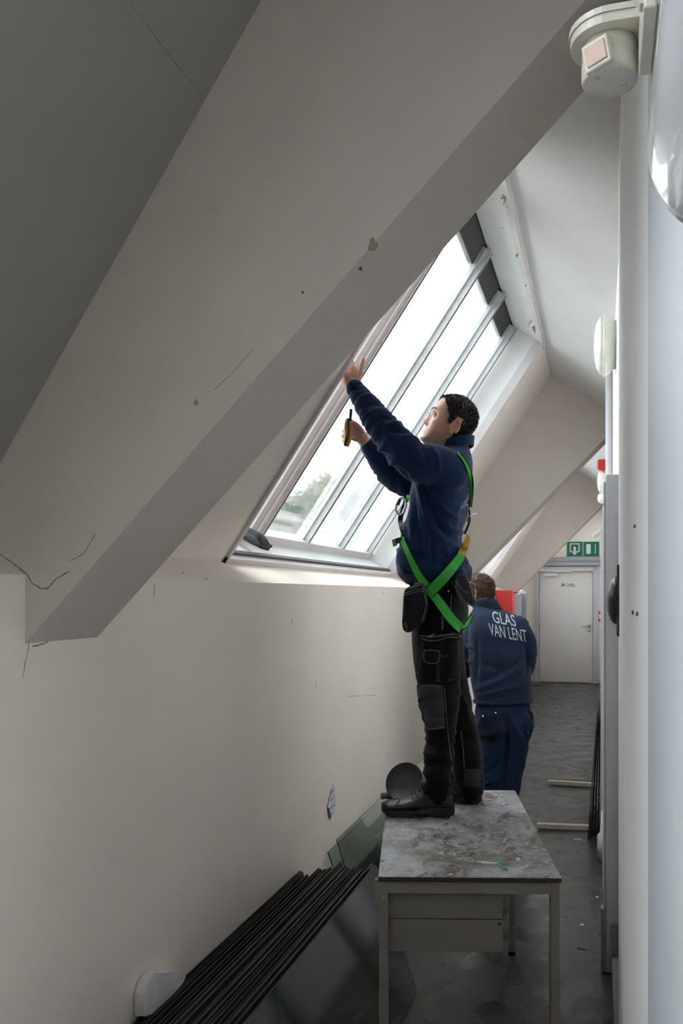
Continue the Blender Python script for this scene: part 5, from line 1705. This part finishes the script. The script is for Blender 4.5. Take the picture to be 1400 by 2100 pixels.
# belt clip at the belly
def W35(px, py, d=-.12): return W(px, py, D0 + d)
bk = bmesh.new()
def quadbox(bm, pts, d, th):
    f_ = [W35(x, y, d) for x, y in pts]; g_ = [W35(x, y, d + th) for x, y in pts]
    fa = [bm.verts.new(p) for p in f_]; fb = [bm.verts.new(p) for p in g_]
    bm.faces.new(fa); bm.faces.new(fb[::-1])
    for k in range(len(pts)): bm.faces.new((fa[k], fb[k], fb[(k + 1) % len(pts)], fa[(k + 1) % len(pts)]))
quadbox(bk, [(803, 1107), (812, 1104), (813, 1119), (806, 1122)], -.10, .006); quadbox(bk, [(820, 1103), (831, 1099), (833, 1110), (822, 1115)], -.10, .006)
bel = obj('belly_strap', bk, M['web_green'], man)
bk = bmesh.new(); quadbox(bk, [(811, 1104), (822, 1101), (824, 1115), (819, 1117), (818, 1114), (814, 1115), (814, 1119), (811, 1118)], -.106, .014); obj('buckle', bk, M['black'], bel)
# carabiner at the chest
bk = bmesh.new(); add_tube(bk, [W35(x, y, -.10) for x, y in ((829, 1022), (822, 1021), (816, 1027), (812, 1036), (811, 1046), (815, 1053), (821, 1056), (827, 1050), (832, 1038), (832, 1028))], .0052, 10, closed=True)
car = obj('carabiner', bk, M['alloy'], man, True)
bk = bmesh.new(); add_tube(bk, [W35(x, y, -.10) for x, y in ((820, 1023), (815, 1036))], .0068, 10); obj('locking_sleeve', bk, M['tool_dark'], car)
# metal ring rod at the back
bk = bmesh.new(); add_tube(bk, [W(x, y, D0 + .06) for x, y in ((958, 1070), (961, 1060), (967, 1055), (978, 1053))], .0042, 8); add_tube(bk, [W(x, y, D0 + .04) for x, y in ((959, 1066), (963, 1057), (970, 1055))], .003, 8); obj('dorsal_ring', bk, M['alloy'], man, True)
# print on the back
lettering_on(CJ, 'VAN', (944, 1036), (.42, -.62), (.80, .0), 30, jacket, .003, .02) if False else None
b = bmesh.new()
for pts in ([(944, 1043), (952, 1031), (961, 1014)], [(946, 1043), (957, 1028), (963, 1018)], [(950, 1045), (954, 1036), (958, 1034), (960, 1046)], [(956, 1046), (961, 1035), (963, 1030)]):
    P = []
    for x, y in pts:
        q, n_ = CJ.hit(x, y); P.append(q + (O_CAM - q).normalized() * .002)
    add_tube(b, P, .0026, 4)
obj('lettering', b, M['letter'], jacket)

# pliers in the far hand (a thing of its own)
pc = W(716, 880, D0 + .03)
pl = thing('pliers', pc, 'glazing pliers with black jaws and orange grips held in the worker\'s lower hand', 'tool')
bm = bmesh.new(); quad = [(716.5, 838), (722.5, 839), (722, 852), (719, 866), (714, 866), (716, 850)]
def plate(pts, d, th, mat, name, parent):
    b = bmesh.new(); fa = [b.verts.new(W(x, y, D0 + d)) for x, y in pts]; fb = [b.verts.new(W(x, y, D0 + d + th)) for x, y in pts]
    b.faces.new(fa); b.faces.new(fb[::-1])
    for k in range(len(pts)): b.faces.new((fa[k], fb[k], fb[(k + 1) % len(pts)], fa[(k + 1) % len(pts)]))
    return obj(name, b, M[mat], parent)
bm.free()
plate(quad, .022, .014, 'tool_dark', 'jaw', pl)
b = bmesh.new(); limb(b, [(*W(711, 862, D0 + .03), .009), (*W(709, 873, D0 + .022), .0085), (*W(709, 890, D0 + .02), .007), (*W(708, 905, D0 + .02), .0085), (*W(708, 913, D0 + .02), .006)], 10, 4); obj('grip', b, M['orange'], pl, True)
b = bmesh.new(); limb(b, [(*W(719, 862, D0 + .03), .008), (*W(717, 885, D0 + .025), .007), (*W(716, 902, D0 + .02), .0085), (*W(713, 914, D0 + .02), .006)], 10, 4); obj('grip', b, M['orange'], pl, True)
b = bmesh.new(); limb(b, [(*W(713, 860, D0 + .022), .006), (*W(713, 885, D0 + .012), .006), (*W(706, 912, D0 + .012), .004)], 10, 4); obj('grip_inlay', b, M['tool_dark'], pl, True)

# ------------------------------------------------------------------ the second man, bending away
D2 = 5.7
a2 = math.radians(24)
F2 = (FV * math.cos(a2) - RV * math.sin(a2)).normalized()
base = W(1010, 1700, D2); base.z = 0
man2 = thing('person', base, 'man with chestnut hair in printed navy fleece bending away beyond the table', 'person')
hc2 = W(984, 1216, D2 + .12)
H2 = head_matrix(hc2, (F2 * .80 - UV * .55 - RV * .35), (UV * .85 + F2 * .5))
bm = bmesh.new()
add_head(bm, H2)
tube_rows(bm, [(986, 1222, .10, .052), (993, 1242, .05, .052), (1008, 1268, .02, .06)], D2)
torso(bm, [(1014, 1278, .02, .05, .10), (1020, 1305, .0, .08, .15), (1025, 1370, 0, .08, .14), (1030, 1430, 0, .08, .13), (1030, 1470, 0, .08, .13)], D2, F2)
A2 = [(974, 1296, .05, .04), (964, 1330, .08, .038), (955, 1368, .13, .034), (950, 1388, .20, .028), (946, 1400, .27, .026)]
tube_rows(bm, A2, D2)
tube_rows(bm, [(1068, 1302, -.01, .04), (1077, 1340, .02, .038), (1073, 1370, .10, .034), (1062, 1388, .22, .028), (1050, 1400, .34, .026)], D2)
def fing2(pts, r):
    limb(bm, [(*W(x, y, D2 + d), r * q) for (x, y, d), q in zip(pts, (1.05, 1, .9, .75))], 8, 3)
for (cx_, cy_, dd_, s_) in ((942, 1404, .33, 1), (1046, 1402, .37, -1)):
    limb(bm, [(*W(cx_ + 2 * s_, cy_ - 3, D2 + dd_ - .02), .028), (*W(cx_ - 1 * s_, cy_ + 6, D2 + dd_ + .02), .030), (*W(cx_ - 2 * s_, cy_ + 13, D2 + dd_ + .04), .024)], 10, 3)
    for k in range(4):
        fing2([(cx_ - 6 + 4 * k, cy_ + 12, dd_ + .04), (cx_ - 7 + 4 * k, cy_ + 20, dd_ + .055), (cx_ - 6 + 4 * k, cy_ + 26 - abs(k - 1.5), dd_ + .04), (cx_ - 5 + 4 * k, cy_ + 28 - abs(k - 1.5), dd_ + .02)], .0088)
    fing2([(cx_ + 6 * s_, cy_ + 2, dd_), (cx_ + 10 * s_, cy_ + 9, dd_ + .01), (cx_ + 10 * s_, cy_ + 15, dd_ + .02), (cx_ + 8 * s_, cy_ + 20, dd_ + .03)], .0098)
tube_rows(bm, [(1012, 1450, .0, .07), (1012, 1530, .03, .06), (1010, 1590, .03, .05), (1006, 1690, .05, .042), (1006, 1712, .05, .04)], D2)
tube_rows(bm, [(1050, 1450, 0, .07), (1053, 1530, -.01, .06), (1046, 1590, .0, .05), (1040, 1690, .0, .042), (1038, 1712, 0, .04)], D2)
me = remesh(bm, .0045, 2, .4)
me.transform(Matrix.Translation(-man2.location)); HM2 = Matrix.Translation(-man2.location) @ H2
paint_skin(me, HM2, lambda h, w: mixt(SKIN, RED, .25 + .5 * noise.noise(w * 20)))
body2 = mesh_obj('body', me, M['skin'], man2, True)
def reg2(th, z):
    a = abs((th + math.pi) % (2 * math.pi) - math.pi) * 180 / math.pi
    if a < 50: return z > .07
    if a < 80: return z > .03
    if a < 100: return z > -.03
    return z > -.098
hair(man2, H2, reg2, .013, 4200, .024, 'hair2', 9, 'hair', .72)
bm = bmesh.new()
torso(bm, [(994, 1240, .06, .058, .068), (1001, 1252, .04, .088, .115), (1012, 1264, .03, .115, .18), (1021, 1285, .01, .132, .215), (1025, 1320, 0, .135, .225), (1025, 1370, 0, .135, .215), (1029, 1410, 0, .135, .212), (1032, 1436, 0, .132, .212), (1032, 1441, 0, .125, .205)], D2, F2)
tube_rows(bm, [(982, 1284, .04, .078), (968, 1310, .06, .072), (962, 1340, .10, .066), (956, 1366, .15, .056), (952, 1378, .19, .048)], D2, 18)
tube_rows(bm, [(1062, 1286, -.01, .080), (1077, 1312, -.01, .070), (1080, 1345, .02, .062), (1076, 1372, .10, .054), (1066, 1386, .19, .045)], D2, 18)
me = remesh(bm, .010, 5, .5)
wrinkle(me, [drape(RV * .9 + UV * .35, 6, 1.8, .008, 3, 0, 1.45),
             fold_lines([([(975, 1415), (1030, 1392), (1085, 1352)], 5, .016), ([(985, 1400), (1035, 1375), (1075, 1345)], 4, -.014), ([(980, 1428), (1040, 1412), (1088, 1400)], 4, .014), ([(990, 1437), (1088, 1420)], 3, -.010),
                         ([(985, 1360), (1020, 1372), (1060, 1365)], 5, -.012), ([(978, 1300), (980, 1350), (976, 1400)], 4, -.016), ([(952, 1322), (972, 1330)], 3, .012), ([(952, 1337), (972, 1345)], 3, -.012), ([(950, 1352), (970, 1358)], 3, .012), ([(950, 1365), (966, 1371)], 3, -.01),
                         ([(1074, 1300), (1080, 1340), (1078, 1385)], 3.5, -.014)]), arm_folds(W(968, 1300, D2 + .06), W(954, 1375, D2 + .17), .12, 26, .009, 5, 4, .6, .7), arm_folds(W(1078, 1310, D2), W(1070, 1380, D2 + .15), .11, 26, .008, 6, 4, .6, .7)])
me.transform(Matrix.Translation(-man2.location))
jk2 = mesh_obj('fleece_jacket', me, M['fleece2'], man2, True)
mm = me.copy(); mm.transform(Matrix.Translation(man2.location)); CJ2 = Cloth(mm)
bm = bmesh.new()
rv = []
for k, (px, py, g_) in enumerate(((1002, 1256, .010), (997, 1244, .0), (993, 1236, .004))):
    c = W(px, py, D2 + .06); rv.append([bm.verts.new(c + F2 * (.075 + g_) * math.cos(t) + UV.cross(F2) * (.082 + g_) * math.sin(t) + UV * (-.03 * math.cos(t))) for t in [2 * math.pi * j / 36 for j in range(36)]])
for a, b in zip(rv, rv[1:]):
    for j in range(36): bm.faces.new((a[j], a[(j + 1) % 36], b[(j + 1) % 36], b[j]))
r = bmesh.ops.extrude_face_region(bm, geom=bm.faces[:])
cen = W(997, 1246, D2 + .06)
for v in [g for g in r['geom'] if isinstance(g, bmesh.types.BMVert)]:
    d_ = v.co - cen; d_.z = 0; v.co += d_.normalized() * .009
obj('collar', bm, M['fleece2'], jk2, True)
bm = bmesh.new(); torso(bm, [(1031, 1434, 0, .136, .216), (1032, 1440, 0, .137, .217)], D2, F2, 48, 2); obj('hem_band', bm, M['fleece2'], jk2, True)
lettering_on(CJ2, 'GLAS', (1009, 1266), (.60, .11), (-.22, -1.0), 34, jk2, .004, .006)
lettering_on(CJ2, 'VAN LENT', (1003, 1292), (.455, .085), (-.16, -1.0), 36, jk2, .004, .006)
bm = bmesh.new()
torso(bm, [(1030, 1425, 0, .118, .185), (1031, 1460, 0, .128, .195), (1032, 1490, 0, .128, .190), (1032, 1505, 0, .115, .180)], D2, F2)
tube_rows(bm, [(1012, 1480, .01, .118), (1014, 1530, .02, .108), (1013, 1590, .02, .090), (1011, 1650, .03, .082), (1010, 1705, .03, .074)], D2, 18)
tube_rows(bm, [(1054, 1480, -.01, .112), (1053, 1530, -.01, .100), (1046, 1590, .0, .082), (1040, 1650, .0, .074), (1038, 1705, .0, .068)], D2, 18)
me = remesh(bm, .010, 4, .5)
wrinkle(me, [drape(RV * .8 + UV * .5, 8, 2.5, .009, 7, 0, 1.1),
             fold_lines([([(1036, 1470), (1040, 1520), (1036, 1580), (1032, 1620)], 5, -.03), ([(985, 1560), (1010, 1540), (1030, 1530)], 4, .014), ([(988, 1590), (1010, 1578), (1028, 1560)], 4, -.012), ([(990, 1610), (1015, 1600), (1028, 1590)], 4, .012), ([(1050, 1470), (1060, 1500), (1075, 1520)], 4, .012)])])
me.transform(Matrix.Translation(-man2.location))
tr2 = mesh_obj('trousers', me, M['blue_work'], man2, True)
mm = me.copy(); mm.transform(Matrix.Translation(man2.location)); CT2 = Cloth(mm)
patch(CT2, [(992, 1475), (1040, 1462), (1046, 1490), (1038, 1510), (1000, 1520), (990, 1500)], .006, .006, M['dark_patch'], 'seat_pocket', tr2, 3, .003)
patch(CT2, [(1083, 1456), (1092, 1462), (1094, 1490), (1084, 1520), (1078, 1500), (1080, 1470)], .010, .010, M['blue_work'], 'thigh_pocket', tr2, 3, .004)
b = bmesh.new()
for (x, y) in ((1016, 1462), (990, 1469)):
    q, n_ = CT2.hit(x, y); add_lathe(b, [(.007, 0), (.007, .002), (0, .003)], q + (O_CAM - q).normalized() * .013, O_CAM - q, 12)
obj('rivet', b, M['alloy'], tr2)
for hx, dx_ in ((1016, -.05), (1044, .02)):
    h = W(hx, 1717, D2 - .05); h.z = 0
    shoe(man2, h, F2, .28, 'leather', 'sole', False)

# ------------------------------------------------------------------ litter on the floor
rnd = random.Random(21)
k = 0
for (x, y, w_, m_, lab) in ((1195, 1800, .02, 'crack', 'dark splinter lying on the floor between the batten and the right-hand door frame'), (1185, 1722, .03, 'paper', 'pale sliver of debris on the floor just in front of the nearer batten'),
                            (1194, 1946, .025, 'crack', 'dark splinter on the floor beside the table\'s right leg'), (1193, 1897, .010, 'paper', 'tiny white chip on the floor to the right of the table leg'), (1224, 1840, .008, 'paper', 'tiny white chip on the floor close to the right-hand door frame')):
    p = tp(x, y, 0); bm = bmesh.new(); add_hull8(bm, [(p.x - w_, p.y - .004, .0005), (p.x + w_, p.y - .006, .0005), (p.x + w_ * .8, p.y + .005, .0005), (p.x - w_ * .7, p.y + .004, .0005), (p.x - w_ * .9, p.y - .002, .006), (p.x + w_ * .8, p.y - .003, .004), (p.x + w_ * .6, p.y + .002, .005), (p.x - w_ * .6, p.y + .002, .006)])
    tag(obj('floor_debris', bm, M[m_]), lab, 'debris')
